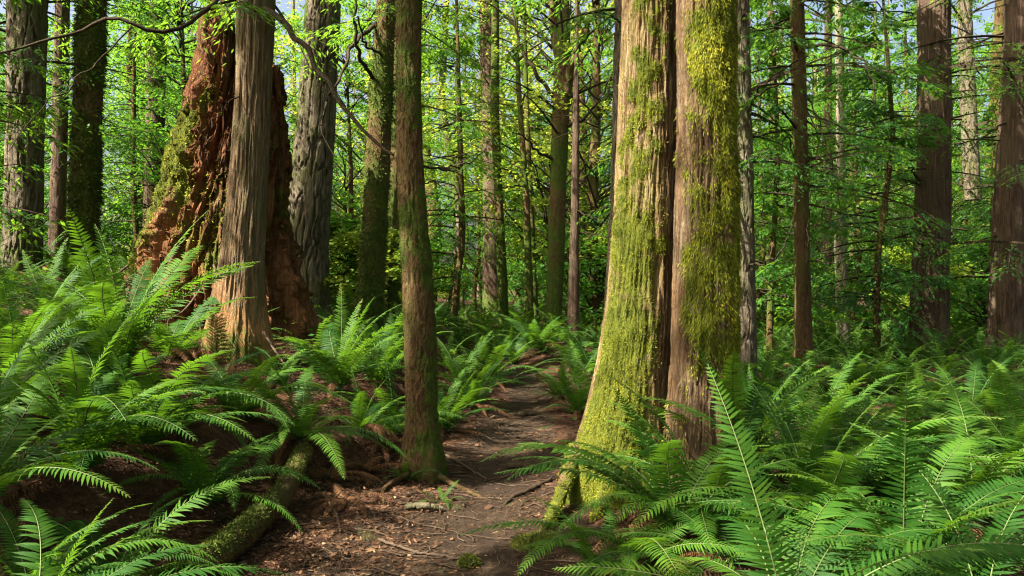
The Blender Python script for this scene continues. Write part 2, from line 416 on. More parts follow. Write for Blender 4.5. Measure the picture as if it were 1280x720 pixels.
m_light = lambda th, z, G: np.clip(.45*sstep(1.2, 0, z)+.7*patchy(G, 2.2, 51)-.12, 0, 1)
m_heavy = lambda th, z, G: np.clip(.55+.7*patchy(G, 2.0, 61), 0, 1)
m_side = lambda th, z, G: np.clip(.75*ang(th, 190, 50)+.6*patchy(G, 2.0, 71)-.15, 0, 1)
m_near = lambda th, z, G: np.clip(.38+.5*patchy(G, 12, 83)+.3*ang(th, -20, 60)*sstep(2.8, 1.2, z)+.9*patchy(G, 2.6, 81)-.35*sstep(.45, .05, z), 0, 1)
m_base = lambda th, z, G: np.clip(.6*sstep(.9, 0, z)+.4*patchy(G, 2.0, 91)-.1, 0, 1)

add_trunk('pair1', 'mossy_tree', 'thick trunk with bright yellow-green moss down its sunny face, beside the trail', [(0, 778, 846), (150, 775, 846), (300, 767, 845), (400, 754, 842), (480, 741, 836), (540, 727, 832), (590, 712, 834), (630, 700, 838)],
          5.5, 'bark_pair', 15, 360, 560, .026, 34, 2.0, 3, roots=[(math.radians(-155), .09, .33, .2), (math.radians(-100), .07, .3, .25), (math.radians(170), .06, .3, .3), (math.radians(-60), .10, .25, .2), (math.radians(80), .12, .5, .3)], moss=m_pair1, tufts=130000, tl=.0125, tmat='moss', wide=.22)
add_trunk('pair2', 'mossy_tree', 'thick trunk with shaggy darker moss, close against its brighter mossy neighbour', [(0, 848, 914), (150, 847, 918), (300, 845, 921), (400, 843, 920), (480, 839, 916), (540, 834, 917), (600, 827, 925)],
          5.12, 'bark_shag', 15, 340, 540, .025, 32, 2.2, 8, roots=[(math.radians(-75), .10, .3, .25), (math.radians(-10), .12, .4, .3), (math.radians(-130), .08, .3, .25)], moss=m_pair2, tufts=110000, tl=.024, hang=1.3, tmat='moss', wide=.13)
add_trunk('behind', 'fir_tree', 'dark grey trunk half hidden behind the bright mossy trunk', [(0, 768, 792), (250, 763, 787), (430, 752, 784), (480, 744, 788)], 7.4, 'bark_fir', 16, 70, 160, .016, 16, 2, 12, moss=m_base)
add_trunk('near', 'slim_tree', 'slim brown mossy trunk standing alone at the trail edge', [(0, 495, 526), (60, 496, 526), (130, 496, 525), (200, 497, 528), (260, 499, 531), (330, 503, 538), (400, 505, 543), (460, 507, 545), (530, 508, 546), (575, 500, 556)],
          6.35, 'bark_near', 13, 160, 560, .012, 30, 7, 17, roots=[(math.radians(-60), .06, .35, .11), (math.radians(-150), .07, .35, .11), (math.radians(20), .06, .4, .1)], moss=m_near, tufts=36000, tl=.012)
add_trunk('lean', 'cedar_tree', 'leaning bare cedar trunk with flared base in front of the red stump', [(0, 299, 342), (100, 296, 338), (250, 286, 332), (330, 276, 328), (390, 264, 332), (428, 254, 342)],
          7.8, 'bark_cedar', 15, 280, 520, .022, 30, 1.6, 23, roots=[(math.radians(-140), .06, .3, .25), (math.radians(-70), .05, .3, .2), (math.radians(-20), .07, .3, .25)], moss=m_base)
add_trunk('big_fir', 'fir_tree', 'large grey furrowed fir trunk behind the leaning cedar and stump', [(0, 383, 426), (150, 371, 419), (325, 350, 410), (360, 345, 412)], 12, 'bark_fir', 20, 170, 320, .028, 13, 1.7, 29, moss=m_side)
add_trunk('west1', 'fir_tree', 'stout grey fir trunk nearest the edge of the fern slope', [(0, 12, 57), (170, 10, 53), (345, 4, 50)], 11, 'bark_fir', 19, 150, 300, .024, 14, 2.0, 31, moss=m_light)
add_trunk('west2', 'fir_tree', 'thin dark trunk between the stout fir and a mossy trunk', [(0, 70, 87), (340, 61, 80)], 13, 'bark_red', 17, 40, 120, .012, 16, 2, 37)
add_trunk('west3', 'maple_tree', 'moss wrapped trunk before the bright sky gap on the fern slope', [(0, 99, 131), (150, 93, 125), (340, 85, 118)], 11.5, 'bark_near', 16, 80, 200, .02, 10, 4, 41, moss=m_heavy, tufts=14000, tl=.05)
add_trunk('west4', 'fir_tree', 'slim trunk standing just behind the mossy flank of the stump', [(80, 185, 207), (305, 179, 202)], 15, 'bark_red', 18, 40, 120, .014, 14, 2, 43)
add_trunk('mid1', 'maple_tree', 'dark mossy trunk just beyond the slim brown trunk', [(0, 472, 494), (180, 458, 488), (390, 446, 478)], 10.5, 'bark_near', 14, 70, 200, .012, 14, 4, 47, moss=m_heavy, tufts=12000, tl=.035)
add_trunk('mid2', 'maple_tree', 'narrow mossy trunk right beside the slim brown trunk', [(150, 489, 508), (385, 485, 508)], 13, 'bark_near', 15, 50, 140, .012, 14, 4, 53, moss=m_heavy, tufts=6000, tl=.04)
add_trunk('east1', 'fir_tree', 'pale grey fir trunk emerging from behind the shaggy mossy trunk', [(0, 914, 936), (150, 917, 940), (300, 918, 943), (450, 915, 946)], 9.6, 'bark_fir', 17, 120, 280, .015, 18, 2.4, 59, moss=m_light)
add_trunk('east2', 'hemlock_tree', 'straight slim brown hemlock trunk rising out of the fern bed', [(0, 988, 1004), (200, 992, 1010), (400, 994, 1014), (488, 992, 1018)], 10.2, 'bark_near', 13, 60, 200, .006, 18, 4, 61, moss=m_base)
add_trunk('east3', 'hemlock_tree', 'thin crooked grey trunk between the slim hemlock and the stout cedar', [(60, 1044, 1054), (180, 1046, 1056), (300, 1043, 1056), (380, 1046, 1060), (455, 1046, 1063)], 14.5, 'bark_grey', 13, 40, 140, .01, 14, 3, 67)
add_trunk('east4', 'cedar_tree', 'short reddish trunk seen low between two slim trunks', [(150, 1030, 1040), (330, 1027, 1040), (452, 1023, 1043)], 17, 'bark_red', 16, 40, 120, .014, 12, 1.5, 71)
add_trunk('east5', 'cedar_tree', 'stout reddish cedar trunk with stub branches beyond the fern bed', [(0, 1149, 1186), (200, 1148, 1186), (350, 1142, 1184), (440, 1138, 1185), (466, 1132, 1192)], 13, 'bark_red', 18, 110, 260, .020, 14, 1.4, 73, roots=[(math.radians(-60), .12, .3, .3), (math.radians(-130), .1, .3, .3)], moss=m_light)
add_trunk('east6', 'fir_tree', 'pale grey trunk between the two stout reddish cedars', [(60, 1198, 1216), (250, 1206, 1226), (442, 1208, 1234)], 17, 'bark_fir', 18, 50, 140, .014, 12, 2, 79)
add_trunk('east7', 'cedar_tree', 'leaning dark red cedar trunk, farthest along the fern bed', [(0, 1258, 1286), (200, 1248, 1280), (400, 1237, 1276), (470, 1230, 1284)], 12.4, 'bark_red', 17, 100, 240, .018, 14, 1.4, 83, roots=[(math.radians(-120), .1, .3, .3), (math.radians(-40), .1, .3, .3)], moss=m_base)
add_trunk('c1', 'alder_tree', 'tall thin mossy trunk rising sunlit past the trail bend', [(0, 615, 624), (150, 613, 624), (250, 618, 629), (390, 623, 636)], 17, 'bark_near', 14, 36, 160, .008, 12, 4, 89, moss=m_heavy)
add_trunk('c2', 'alder_tree', 'thin curving mossy stem, first of the close pair past the bend', [(110, 645, 651), (250, 654, 662), (385, 657, 667)], 16, 'bark_near', 9, 30, 120, .006, 12, 4, 91, moss=m_heavy)
add_trunk('c3', 'alder_tree', 'thin straight mossy stem, second of the close pair past the bend', [(130, 655, 661), (385, 664, 673)], 18, 'bark_near', 10, 30, 120, .006, 12, 4, 93, moss=m_heavy)
add_trunk('c4', 'maple_tree', 'forked mossy maple with bare spreading limbs in bright woods', [(70, 694, 713), (140, 691, 712), (220, 688, 708), (390, 682, 703)], 15, 'bark_near', 7.5, 60, 180, .012, 12, 3, 97, moss=m_heavy)
add_trunk('c5', 'snag', 'broken topped bare brown snag next to the forked maple', [(104, 717, 724), (250, 714, 724), (400, 709, 724)], 13.5, 'bark_red', 5.2, 40, 140, .008, 14, 2, 101, cat='dead tree')

# branches: polylines in photo pixels with depth, kept as parts of their tree
def branch(key, pts, r0, r1, mat='dark_branch', name='branch', ns=6, wob=.02, n=26):
    t = TREES[key]; o = np.array([t['x'], t['y'], t['z']])
    P = smooth_path([at(*p)-o for p in pts], n)
    k = np.arange(n)*.9
    P = P+wob*np.stack([np.sin(k*1.7+r0*99), np.sin(k*1.1+2), np.cos(k*1.3)], 1)*np.sin(np.linspace(0, PI, n))[:, None]
    r = np.linspace(r0, r1, n)
    V, F = tube(P, r, ns)
    me = mesh(name, V, F, M[mat], {'moss': np.full(len(V), .45)})
    return obj(name, me, t['root'])
branch('lean', [(318, 5, 7.8), (345, 18, 7.5), (380, 58, 7.2), (412, 108, 7), (440, 148, 6.9), (468, 178, 6.8), (492, 194, 6.7)], .036, .012)
branch('lean', [(310, -60, 7.8), (285, -40, 7.5), (270, 0, 7.2), (250, 26, 7), (215, 40, 6.9), (165, 33, 6.8), (132, 18, 6.8), (100, 38, 6.8), (62, 52, 6.7), (-10, 68, 6.6)], .028, .009)
branch('lean', [(165, 33, 6.8), (130, 70, 6.7), (90, 105, 6.6), (45, 140, 6.6), (10, 190, 6.6)], .008, .003)
branch('lean', [(300, 120, 7.7), (280, 130, 7.3), (262, 160, 7.2), (250, 200, 7.1)], .008, .003)
branch('mid1', [(470, 30, 10.5), (440, 55, 9.8), (425, 100, 9.4), (405, 130, 9.3), (400, 165, 9.2), (418, 195, 9.2)], .03, .008)
branch('mid1', [(468, 100, 10.5), (448, 70, 9.8), (442, 20, 9.6), (450, -30, 9.5)], .03, .015)
branch('mid1', [(480, 70, 10.5), (455, 55, 9.8), (447, 20, 9.6)], .02, .012)
branch('near', [(530, 208, 6.35), (555, 212, 6.5), (585, 206, 6.7), (606, 188, 6.8)], .011, .003)
branch('mid2', [(505, 230, 13), (540, 228, 12.5), (575, 236, 12), (600, 235, 12)], .02, .004)
branch('c4', [(702, 150, 15), (700, 80, 15), (692, 20, 15.2), (690, -60, 15.3)], .13, .08, 'bark_near', 'limb')
branch('c4', [(704, 140, 15), (716, 75, 14.8), (735, 30, 14.6), (758, -30, 14.5)], .11, .06, 'bark_near', 'limb')
branch('c4', [(700, 130, 15), (672, 95, 15), (650, 60, 15), (640, 10, 15)], .05, .015, 'dark_branch', 'limb')
branch('c4', [(694, 200, 15), (672, 190, 14.7), (655, 170, 14.5), (640, 165, 14.4)], .035, .01, 'dark_branch', 'limb')
branch('c4', [(700, 160, 15), (730, 150, 14.8), (752, 120, 14.7), (766, 90, 14.6)], .04, .012, 'dark_branch', 'limb')
branch('c5', [(716, 260, 13.5), (735, 270, 13.3), (760, 280, 13)], .012, .003)
branch('c1', [(626, 235, 17), (650, 232, 16.8), (668, 240, 16.6)], .022, .006)
branch('c1', [(618, 120, 17), (605, 95, 17), (598, 60, 17)], .025, .006)
branch('east1', [(930, 145, 9.6), (950, 108, 9.2), (985, 82, 9), (1010, 70, 8.9)], .016, .007, 'dark_branch')
branch('east1', [(930, 130, 9.6), (948, 118, 9.1), (975, 104, 8.9), (1000, 92, 8.8)], .018, .008, 'dark_branch')
branch('east1', [(932, 330, 9.6), (955, 330, 9.2), (975, 318, 9), (988, 290, 9), (992, 270, 9)], .012, .006)
branch('east2', [(1002, 330, 10.2), (1016, 325, 9.9), (1048, 332, 9.6), (1056, 355, 9.5)], .012, .005)
branch('east2', [(1003, 240, 10.2), (985, 165, 9.8), (968, 210, 9.6), (952, 260, 9.5), (945, 300, 9.5)], .01, .004)
branch('east2', [(1000, 60, 10.2), (1040, 55, 9.8), (1075, 72, 9.6), (1092, 100, 9.5), (1094, 130, 9.5)], .024, .008)
branch('east2', [(1002, 110, 10.2), (1020, 140, 9.9), (1035, 190, 9.8), (1045, 225, 9.8), (1050, 260, 9.8)], .012, .004)
branch('east2', [(1003, 160, 10.2), (1012, 230, 9.9), (1010, 290, 9.8), (1008, 330, 9.8)], .009, .003)
branch('east5', [(1150, 228, 13), (1140, 212, 12.7), (1131, 205, 12.5)], .028, .008)
branch('east5', [(1150, 230, 13), (1132, 226, 12.6), (1112, 222, 12.4)], .022, .006)
branch('east5', [(1150, 312, 13), (1138, 312, 12.7), (1130, 295, 12.6), (1126, 270, 12.6)], .018, .006)
branch('east7', [(1262, 150, 12.4), (1230, 170, 11.9), (1205, 195, 11.6)], .018, .005)
branch('east7', [(1262, 210, 12.4), (1290, 190, 12), (1300, 160, 11.8)], .02, .006)
for key, zr, n in (('east2', (1.2, 6), 16), ('east3', (1.5, 7), 16), ('east5', (2, 6.5), 12), ('east7', (2, 6.5), 10), ('c1', (2.5, 8), 8), ('c5', (1, 4.6), 8), ('mid2', (1.5, 6), 8), ('behind', (1.2, 4), 4), ('c2', (1, 6), 6), ('west2', (1, 6), 7), ('west4', (1, 7), 9), ('big_fir', (2, 6), 5), ('east6', (1, 7), 8)):
    t = TREES[key]
    for k in range(n):
        z = random.uniform(*zr); a = random.uniform(0, 2*PI); L = random.uniform(.35, 1.3)
        c = axis(key, z); up = random.uniform(-.1, .35); dr = random.uniform(.25, .7)
        s = np.linspace(0, L, 10)
        P = np.stack([c[0]+np.cos(a)*s+.05*np.sin(s*5+k), c[1]+np.sin(a)*s, z+up*s-dr*s*s+.03*np.sin(s*9+k)], 1)
        V, F = tube(P, np.linspace(.012, .003, 10)*random.uniform(.7, 1.3), 5)
        obj('dead_branch', mesh('dead_branch', V, F, M['dark_branch']), t['root'])
# mossy surface roots of the bright mossy trunk
for pts, r0, r1 in (([(720, 560, 5.42), (708, 600, 5.25), (696, 632, 5.05), (684, 655, 4.85), (672, 672, 4.7)], .06, .018),
                    ([(760, 600, 5.3), (752, 632, 5.1), (740, 655, 4.9)], .06, .02)):
    t = TREES['pair1']; o = np.array([t['x'], t['y'], t['z']])
    P = smooth_path([at(*p)-o for p in pts], 30)
    rr = np.linspace(r0, r1, 30)
    th = np.arange(20)/20*2*PI
    D, A, B = frame(np.gradient(P, axis=0))
    nz = 1+.25*fbm(P[:, None, 0]*9+np.cos(th)[None], P[:, None, 1]*9+np.sin(th)[None], P[:, None, 2]*9, 4, 3)
    G = P[:, None]+(rr[:, None]*nz)[..., None]*(np.cos(th)[None, :, None]*A[:, None]+np.sin(th)[None, :, None]*B[:, None])
    mk = np.clip(.5+.8*patchy(G, 5, 5), 0, 1)
    ro = obj('root', mesh('root', G.reshape(-1, 3), [grid_faces(30, 20)], M['bark_pair'], {'moss': mk.ravel()}), t['root'])
    obj('moss', moss_tufts(G, mk, 2600, .017, M['moss']), ro)

# ------------------------------------------------------------------ the old stump
def make_stump():
    Yd = 9.3; cx = xat(272, Yd); z0 = h1(cx, Yd)
    ns, nr = 380, 420
    th = np.arange(ns)/ns*2*PI
    prof_ = np.array([(470, 176, 378), (430, 178, 372), (380, 180, 364), (340, 182, 358), (310, 188, 354), (260, 208, 350), (200, 226, 349), (150, 238, 348), (100, 250, 346), (60, 254, 342), (30, 258, 336)], float)
    zt = CAMZ-(40-CY)/FPX*Yd-z0
    spire = sstep(.62, .1, np.cos(th))
    Ht = zt*(.84+.16*spire)-.16+.22*vnoise(np.cos(th)*4, np.sin(th)*4, 0*th, 3)+.55*np.abs(vnoise(np.cos(th)*15, np.sin(th)*15, 0*th, 6))**1.6+.16*vnoise(np.cos(th)*40, np.sin(th)*40, 0*th, 7)
    t = np.linspace(0, 1, nr)[:, None]
    z = -.3+t*(Ht[None]+.3)
    pyy = CY-(z+z0-CAMZ)/Yd*FPX; xl = np.interp(pyy, prof_[::-1, 0], prof_[::-1, 1]); xr = np.interp(pyy, prof_[::-1, 0], prof_[::-1, 2])
    xc = (xat((xl+xr)/2, Yd)-cx); rad = (xr-xl)/2/FPX*Yd
    c, s = np.cos(th)[None], np.sin(th)[None]
    wrp = fbm(c*1.2, s*1.2, z*.6, 77, 3)
    fl = np.abs(np.sin(th[None]*6.5+wrp*3.0))
    rk = np.minimum(1, rad/.5)
    n1 = fbm(c*11+wrp*1.2, s*11, z*.6+wrp*.6, 5, 5); n2 = fbm(c*3, s*3, z*1.3, 8, 4)
    spl = (1-np.abs(fbm(c*26+wrp*2, s*26, z*.9+wrp, 18, 4))*2)          # fibrous splinters
    def blocks(f, g, sd, w):      # crumbling blocky rot
        a_ = th[None]*f/6.2832+w*fbm(c*4, s*4, z*2, sd, 3); b_ = z*g+w*2*fbm(c*5, s*5, z*1.5, sd+1, 3)+_hash(np.floor(a_), 0*a_, 0*a_, sd+2)*3
        return _hash(np.floor(a_), np.floor(b_), 0*a_, sd+3)-.5
    rr = rad*(.90+.16*fl*sstep(3.6, .6, z)+.14*n2)+.10*(.7-np.abs(n1)*3)*rk+.045*(spl-.5)
    rr = rr+.13*blocks(26, 3.2, 41, 1.2)*rk+.06*blocks(60, 7, 51, 1.5)*rk
    rr = rr-.16*sstep(.2, .5, fbm(c*4.2, s*4.2, z*1.0, 29, 3))*rk+.012*vnoise(c*70, s*70, z*14, 61)
    for a0_, zt_, w_ in ((-125, 2.6, .05), (-98, 3.0, .045), (-70, 2.2, .06), (-150, 1.9, .05), (-112, 3.2, .035), (-85, 2.6, .035), (-20, 1.9, .05), (-45, 2.8, .04), (160, 2.2, .06)):     # long open splits in the wood
        dd = (th[None]-math.radians(a0_)+.22*fbm(z*.9, 0*z+a0_, 0*z, 70, 3)+PI) % (2*PI)-PI
        rr = rr-.20*rk*np.exp(-(dd/w_)**2)*sstep(zt_+.5, zt_, z)
    rr = np.maximum(rr, .04)+.08*np.exp(-np.clip(z, 0, 9)/.35)*np.abs(np.sin(th[None]*3.2+.7))
    V = np.stack([xc+c*rr, s*rr*.85, z], -1)
    # broken hollow top: rings going back down inside
    inn = []
    for k, (f, dz) in enumerate(((.8, -.03), (.66, -.25), (.5, -.6), (.2, -.9), (.02, -1.0))):
        q = V[-1].copy(); m = np.array([xc[-1].mean(), 0]); q[:, 0] = m[0]+(q[:, 0]-m[0])*f; q[:, 1] *= f
        q[:, 2] = q[:, 2]*(1-.12*k)+dz; inn.append(q)
    G = V; Va = np.concatenate([V, np.array(inn)])
    mk = np.clip(.75*ang(th[None]+0*z, -160, 60)*sstep(3.2, 2.0, z)*sstep(.15, .6, z)+1.0*patchy(G, 2.6, 15)+.08-.3*sstep(.7, .2, z)-.25*sstep(2.4, 3.0, z), 0, 1)
    mka = np.concatenate([mk, np.zeros((5, ns))])
    root = thing('stump', 'tall broken rust-red old stump, jagged topped and mossy on one flank', 'stump', (cx, Yd, z0))
    w = obj('wood', mesh('wood', Va.reshape(-1, 3), [grid_faces(len(Va), ns)], M['stump'], {'moss': mka.ravel()}), root)
    obj('moss', moss_tufts(G, mk, 26000, .03, M['moss'], 4, .6), root)
    for k in range(9):     # pale roots and dry sticks draped over the foot
        a = math.radians(random.uniform(-170, -60)); z1 = random.uniform(.2, .6)
        L = random.uniform(.5, 1.1); s_ = np.linspace(0, 1, 14)
        r0 = .85+random.uniform(0, .15)
        px = np.cos(a)*(r0+.55*s_)*1.0+.10*np.sin(s_*4+k)-.15; py = -abs(np.sin(a))*(.8+.75*s_)
        pz = z1*(1-s_)+(H(px+cx, py+Yd)-z0)*s_+.03+.05*np.sin(s_*7+k)
        V_, F_ = tube(np.stack([px, py, pz], 1), np.linspace(.014, .004, 14), 6)
        obj('root', mesh('root', V_, F_, M['twig']), root)
make_stump()

# ------------------------------------------------------------------ foliage generators
def conifer_cards(z0, z1, rad, nb, M_, K, clen, cwid, droop=.25, top=.15, lean=(0, 0), jitter=.25, rmin=.25, sparse=None):
    """horizontal drooping sprays of needles round a stem; returns card arrays and branch polylines"""
    zb = z0+(z1-z0)*R.random(nb)**1.1
    fr = (zb-z0)/(z1-z0)
    L = np.maximum(rad*(1-(1-top)*fr**1.2)*(.6+.5*R.random(nb)), rmin)
    az = R.random(nb)*2*PI
    out = np.stack([np.cos(az), np.sin(az)], 1)
    up = .12+.25*R.normal(size=nb)*.6; dr = droop*(.6+.8*R.random(nb))
    def pt(b, s):
        ll = L[b]
        x = out[b]*(s*ll)[..., None]
        z = zb[b]+up[b]*s*ll-dr[b]*(s*ll)**2/np.maximum(ll, .3)*1.0
        return np.concatenate([x, z[..., None]], -1)
    b = np.repeat(np.arange(nb), M_)
    s = .12+.88*R.random(nb*M_)**.85
    side = np.where(R.random(nb*M_) < .5, -1., 1.)
    p = pt(b, s)
    tl = (.42*L[b]*(1-s)+.14*np.minimum(L[b], 1.2))*(.7+.6*R.random(len(b)))
    a2 = az[b]+side*np.radians(52+14*R.normal(size=len(b)))
    td = np.stack([np.cos(a2), np.sin(a2), -.25-.35*R.random(len(b))], 1); td /= np.linalg.norm(td, axis=1, keepdims=True)
    # small cards along each twig
    bb = np.repeat(np.arange(len(b)), K); f = np.tile((np.arange(K)+.5)/K, len(b))+R.normal(size=len(bb))*.06
    C = p[bb]+td[bb]*(tl[bb]*f)[:, None]; C[:, 2] -= .22*tl[bb]*f*f
    C += R.normal(size=C.shape)*.012
    sd = np.where(R.random(len(bb)) < .5, -1., 1.)*np.radians(38+12*R.normal(size=len(bb)))
    cs, sn = np.cos(sd), np.sin(sd)
    D = np.stack([td[bb, 0]*cs-td[bb, 1]*sn, td[bb, 0]*sn+td[bb, 1]*cs, td[bb, 2]-.12], 1)
    N = np.array([0, 0, 1.])+R.normal(size=C.shape)*jitter
    l = clen*(.6+.8*R.random(len(bb))); w = cwid*(.7+.6*R.random(len(bb)))
    rn = np.clip(.45+.28*R.normal(size=nb)[b][bb]+.18*R.normal(size=len(bb))+.25*(s[bb]-.5), 0, 1)
    br = []
    ss = np.linspace(0, 1, 7)
    for k in range(nb):
        br.append((pt(np.full(7, k), ss), np.linspace(.006+.010*L[k], .002, 7)))
    off = np.array([lean[0], lean[1]])
    return C, D, N, l, w, rn, br
def conifer_crown(name, mat, *a, wood='dark_branch', **k):
    C, D, N, l, w, rn, br = conifer_cards(*a, **k)
    mb = MB(); V, F = cards(C, D, N, l, w); mb.add(V, F, 0, np.repeat(rn, 4))
    for P, r in br:
        V, F = tube(P, r, 3); mb.add(V, F, 1)
    return mb.build(name, [M[mat], M[wood]], False)
def leaf_cloud(centres, rads, n, ls, flat=.35):
    """maple leaves in flattened sprays"""
    k = R.integers(0, len(centres), n)
    v = R.normal(size=(n, 3)); v /= np.linalg.norm(v, axis=1, keepdims=True)
    v *= (R.random(n)**.45)[:, None]; v[:, 2] *= flat
    C = centres[k]+v*rads[k][:, None]
    az = R.random(n)*2*PI
    D = np.stack([np.cos(az), np.sin(az), -.25+.3*R.normal(size=n)], 1)
    N = np.array([0, 0, 1.])+R.normal(size=(n, 3))*.38
    l = ls*(.55+.8*R.random(n))
    kr = R.random(len(centres))
    rn = np.clip(.3+.4*kr[k]+.2*R.normal(size=n), 0, 1)
    return C, D, N, l, l*.85, rn
def maple_crown(name, mat, z0, z1, rad, nc, nl, ls, crad=(.35, .8), wood='dark_branch', stem=None):
    u = R.random(nc); az = R.random(nc)*2*PI; rr = rad*np.sqrt(R.random(nc))
    prof = np.sin(PI*np.clip(.12+.8*u, 0, 1))**.6
    cen = np.stack([np.cos(az)*rr*prof, np.sin(az)*rr*prof, z0+(z1-z0)*u], 1)
    rads = R.uniform(*crad, size=nc)
    C, D, N, l, w, rn = leaf_cloud(cen, rads, nl, ls)
    mb = MB(); V, F = cards(C, D, N, l, w); mb.add(V, F, 0, np.repeat(rn, 4))
    for k in range(nc):
        zs = max(.3, cen[k, 2]-rr[k]*random.uniform(.3, .9))
        P = smooth_path([(0, 0, zs), cen[k]*[.45, .45, 0]+[0, 0, zs+(cen[k, 2]-zs)*.65], cen[k], cen[k]*[1.15, 1.15, 1]+[0, 0, .02]], 9)
        P[1:-1] += R.normal(size=(7, 3))*.035
        V, F = tube(P, np.linspace(.010+.007*rr[k], .003, 9), 4); mb.add(V, F, 1)
    return mb.build(name, [M[mat], M[wood]], False)

# ---- crowns above the main trees: canopy cut open so the sun reaches chosen spots
SUNNY = []    # (point, radius): places kept sunlit by cutting the canopy
def sun_at(px, py, Yd, r): SUNNY.append((at(px, py, Yd), r))
def sunlit_mask(C, soft=1.0):
    A_ = np.array([S[1], -S[0], 0])/math.hypot(S[0], S[1]); B_ = np.cross(S, A_)
    u, v = C@A_, C@B_
    keep = (vnoise(u*.8, v*.8, 0*u, 91)+.5*vnoise(u*2.1, v*2.1, 0*u, 92)) < .22      # gaps cut to dapple the sunlight
    for p, r in SUNNY:
        d = C-p; t = d@S
        q = d-t[:, None]*S
        dist = np.linalg.norm(q, axis=1)
        dist = dist+.25*r*vnoise(C[:, 0]*1.7, C[:, 1]*1.7, C[:, 2]*1.7, 5)
        keep &= ~((dist < r) & (t > .8))
    return keep
for a in [(800, 120, 5.4, .42), (790, 280, 5.4, .40), (760, 430, 5.35, .40), (745, 520, 5.3, .32), (870, 110, 5.6, .22), (872, 330, 5.6, .2), (868, 500, 5.6, .16),
          (290, 440, 7.2, .6), (360, 470, 6.8, .5), (250, 420, 7.4, .5), (440, 400, 7.6, .6), (300, 360, 8.6, .55), (240, 330, 9, .5), (310, 120, 8.8, .35), (295, 410, 7.6, .35), (235, 200, 9, .35), (330, 450, 7, .35), (390, 440, 7.2, .3), (455, 430, 7.6, .45), (420, 490, 6.8, .22),
          (600, 560, 6.6, .22), (660, 590, 5.9, .16), (560, 540, 6.8, .16), (620, 665, 4.75, .12), (690, 640, 5, .1), (640, 520, 8, .2),
          (590, 430, 10.5, .8), (680, 420, 12, .7), (540, 440, 9.5, .4), (130, 690, 3.2, .20), (180, 640, 3.4, .12), (1120, 690, 3.3, .2), (1050, 660, 3.4, .14), (1190, 660, 3.5, .16),
          (960, 560, 6, .18), (1100, 520, 8, .5), (1010, 470, 10, .5), (1180, 510, 8.5, .35), (1090, 480, 10, .5), (1230, 560, 6.6, .22), (1060, 570, 6, .16), (950, 450, 10, .4), (520, 110, 6.3, .16), (512, 430, 6.3, .12),
          (160, 380, 6.5, .16), (270, 470, 6, .16), (210, 430, 6.3, .14), (1050, 520, 7, .6), (1150, 540, 6.5, .5), (980, 520, 7, .4), (1230, 500, 8, .5), (200, 420, 6, .4), (350, 470, 6.5, .4), (60, 380, 6, .3), (620, 400, 13, 1.8), (560, 400, 12, 1.2), (480, 400, 11, .9), (700, 400, 14, 1.5), (640, 320, 22, 3), (550, 300, 18, 2), (720, 320, 20, 2.5), (450, 330, 14, 1.4), (950, 360, 16, 2), (1100, 350, 18, 2.5), (600, 330, 15, 1.4), (130, 290, 14, 1), (1220, 380, 17, 1.5), (690, 380, 17, 1.6), (40, 150, 11, .4), (108, 200, 11.4, .3), (470, 300, 10.5, .3), (1150, 430, 12.5, .5), (1050, 430, 12, .8), (930, 250, 9.6, .3), (1160, 330, 13, .35), (1215, 180, 17, .6), (395, 200, 12, .3)]:
    sun_at(*a)

def canopy(key, z0, z1, rad, n, mat='cedar', ls=.12, cc=70):
    """high crown as a child of its tree"""
    t = TREES[key]; o = np.array([t['x'], t['y'], t['z']])
    u = R.random(cc)**.8; az = R.random(cc)*2*PI; rr = rad*(1-.65*u)*np.sqrt(R.random(cc))
    cen = np.stack([np.cos(az)*rr, np.sin(az)*rr, z0+(z1-z0)*u], 1)
    for k in range(cc): cen[k, :2] += axis(key, cen[k, 2])
    rads = R.uniform(.45, 1.0, size=cc)
    C, D, N, l, w, rn = leaf_cloud(cen, rads, n, ls, .3)
    w = w*.55
    ks = sunlit_mask(C+o); C, D, N, l, w, rn = C[ks], D[ks], N[ks], l[ks], w[ks], rn[ks]
    mb = MB(); V, F = cards(C, D, N, l, w); mb.add(V, F, 0, np.repeat(rn, 4))
    for k in range(0, cc, 2):
        zs = max(z0*.8, cen[k, 2]-.5); a = axis(key, zs)
        P = smooth_path([(a[0], a[1], zs), (cen[k]+[a[0], a[1], zs])*.5+[0, 0, .2], cen[k]], 6)
        V, F = tube(P, np.linspace(.03, .006, 6), 4); mb.add(V, F, 1)
    obj('crown', mb.build('crown', [M[mat], M['dark_branch']], False), t['root'])
canopy('pair1', 5.2, 13, 3.0, 3400, 'cedar')
canopy('pair2', 5.4, 13, 3.0, 3400, 'cedar')
canopy('near', 5.0, 12, 2.6, 6000, 'hemlock')
canopy('lean', 5.6, 14, 3.2, 7000, 'cedar')
canopy('west1', 6.2, 17, 3.4, 7000, 'hemlock')
canopy('west2', 6.4, 16, 2.6, 3500, 'hemlock')
canopy('west3', 5.4, 14, 3.6, 5000, 'maple', .11)
canopy('west4', 7, 16, 2.6, 3000, 'hemlock')
canopy('big_fir', 6, 18, 3.4, 5000, 'hemlock')
canopy('mid1', 5, 12, 3.0, 4000, 'maple', .11)
canopy('mid2', 5, 13, 2.4, 2500, 'maple', .11)
canopy('behind', 5.5, 15, 2.6, 3000, 'hemlock')
canopy('east1', 5.4, 15, 2.8, 3500, 'hemlock')
canopy('east5', 6, 16, 3.0, 4000, 'cedar')
canopy('east6', 7, 16, 2.6, 3000, 'hemlock')
canopy('east7', 6, 16, 3.0, 4000, 'cedar')
canopy('east4', 7, 15, 2.4, 2500, 'cedar')
canopy('c1', 7, 13.5, 2.2, 2500, 'maple_sunglow', .12)
canopy('c2', 4.6, 8.6, 1.6, 1400, 'maple', .1, 24)
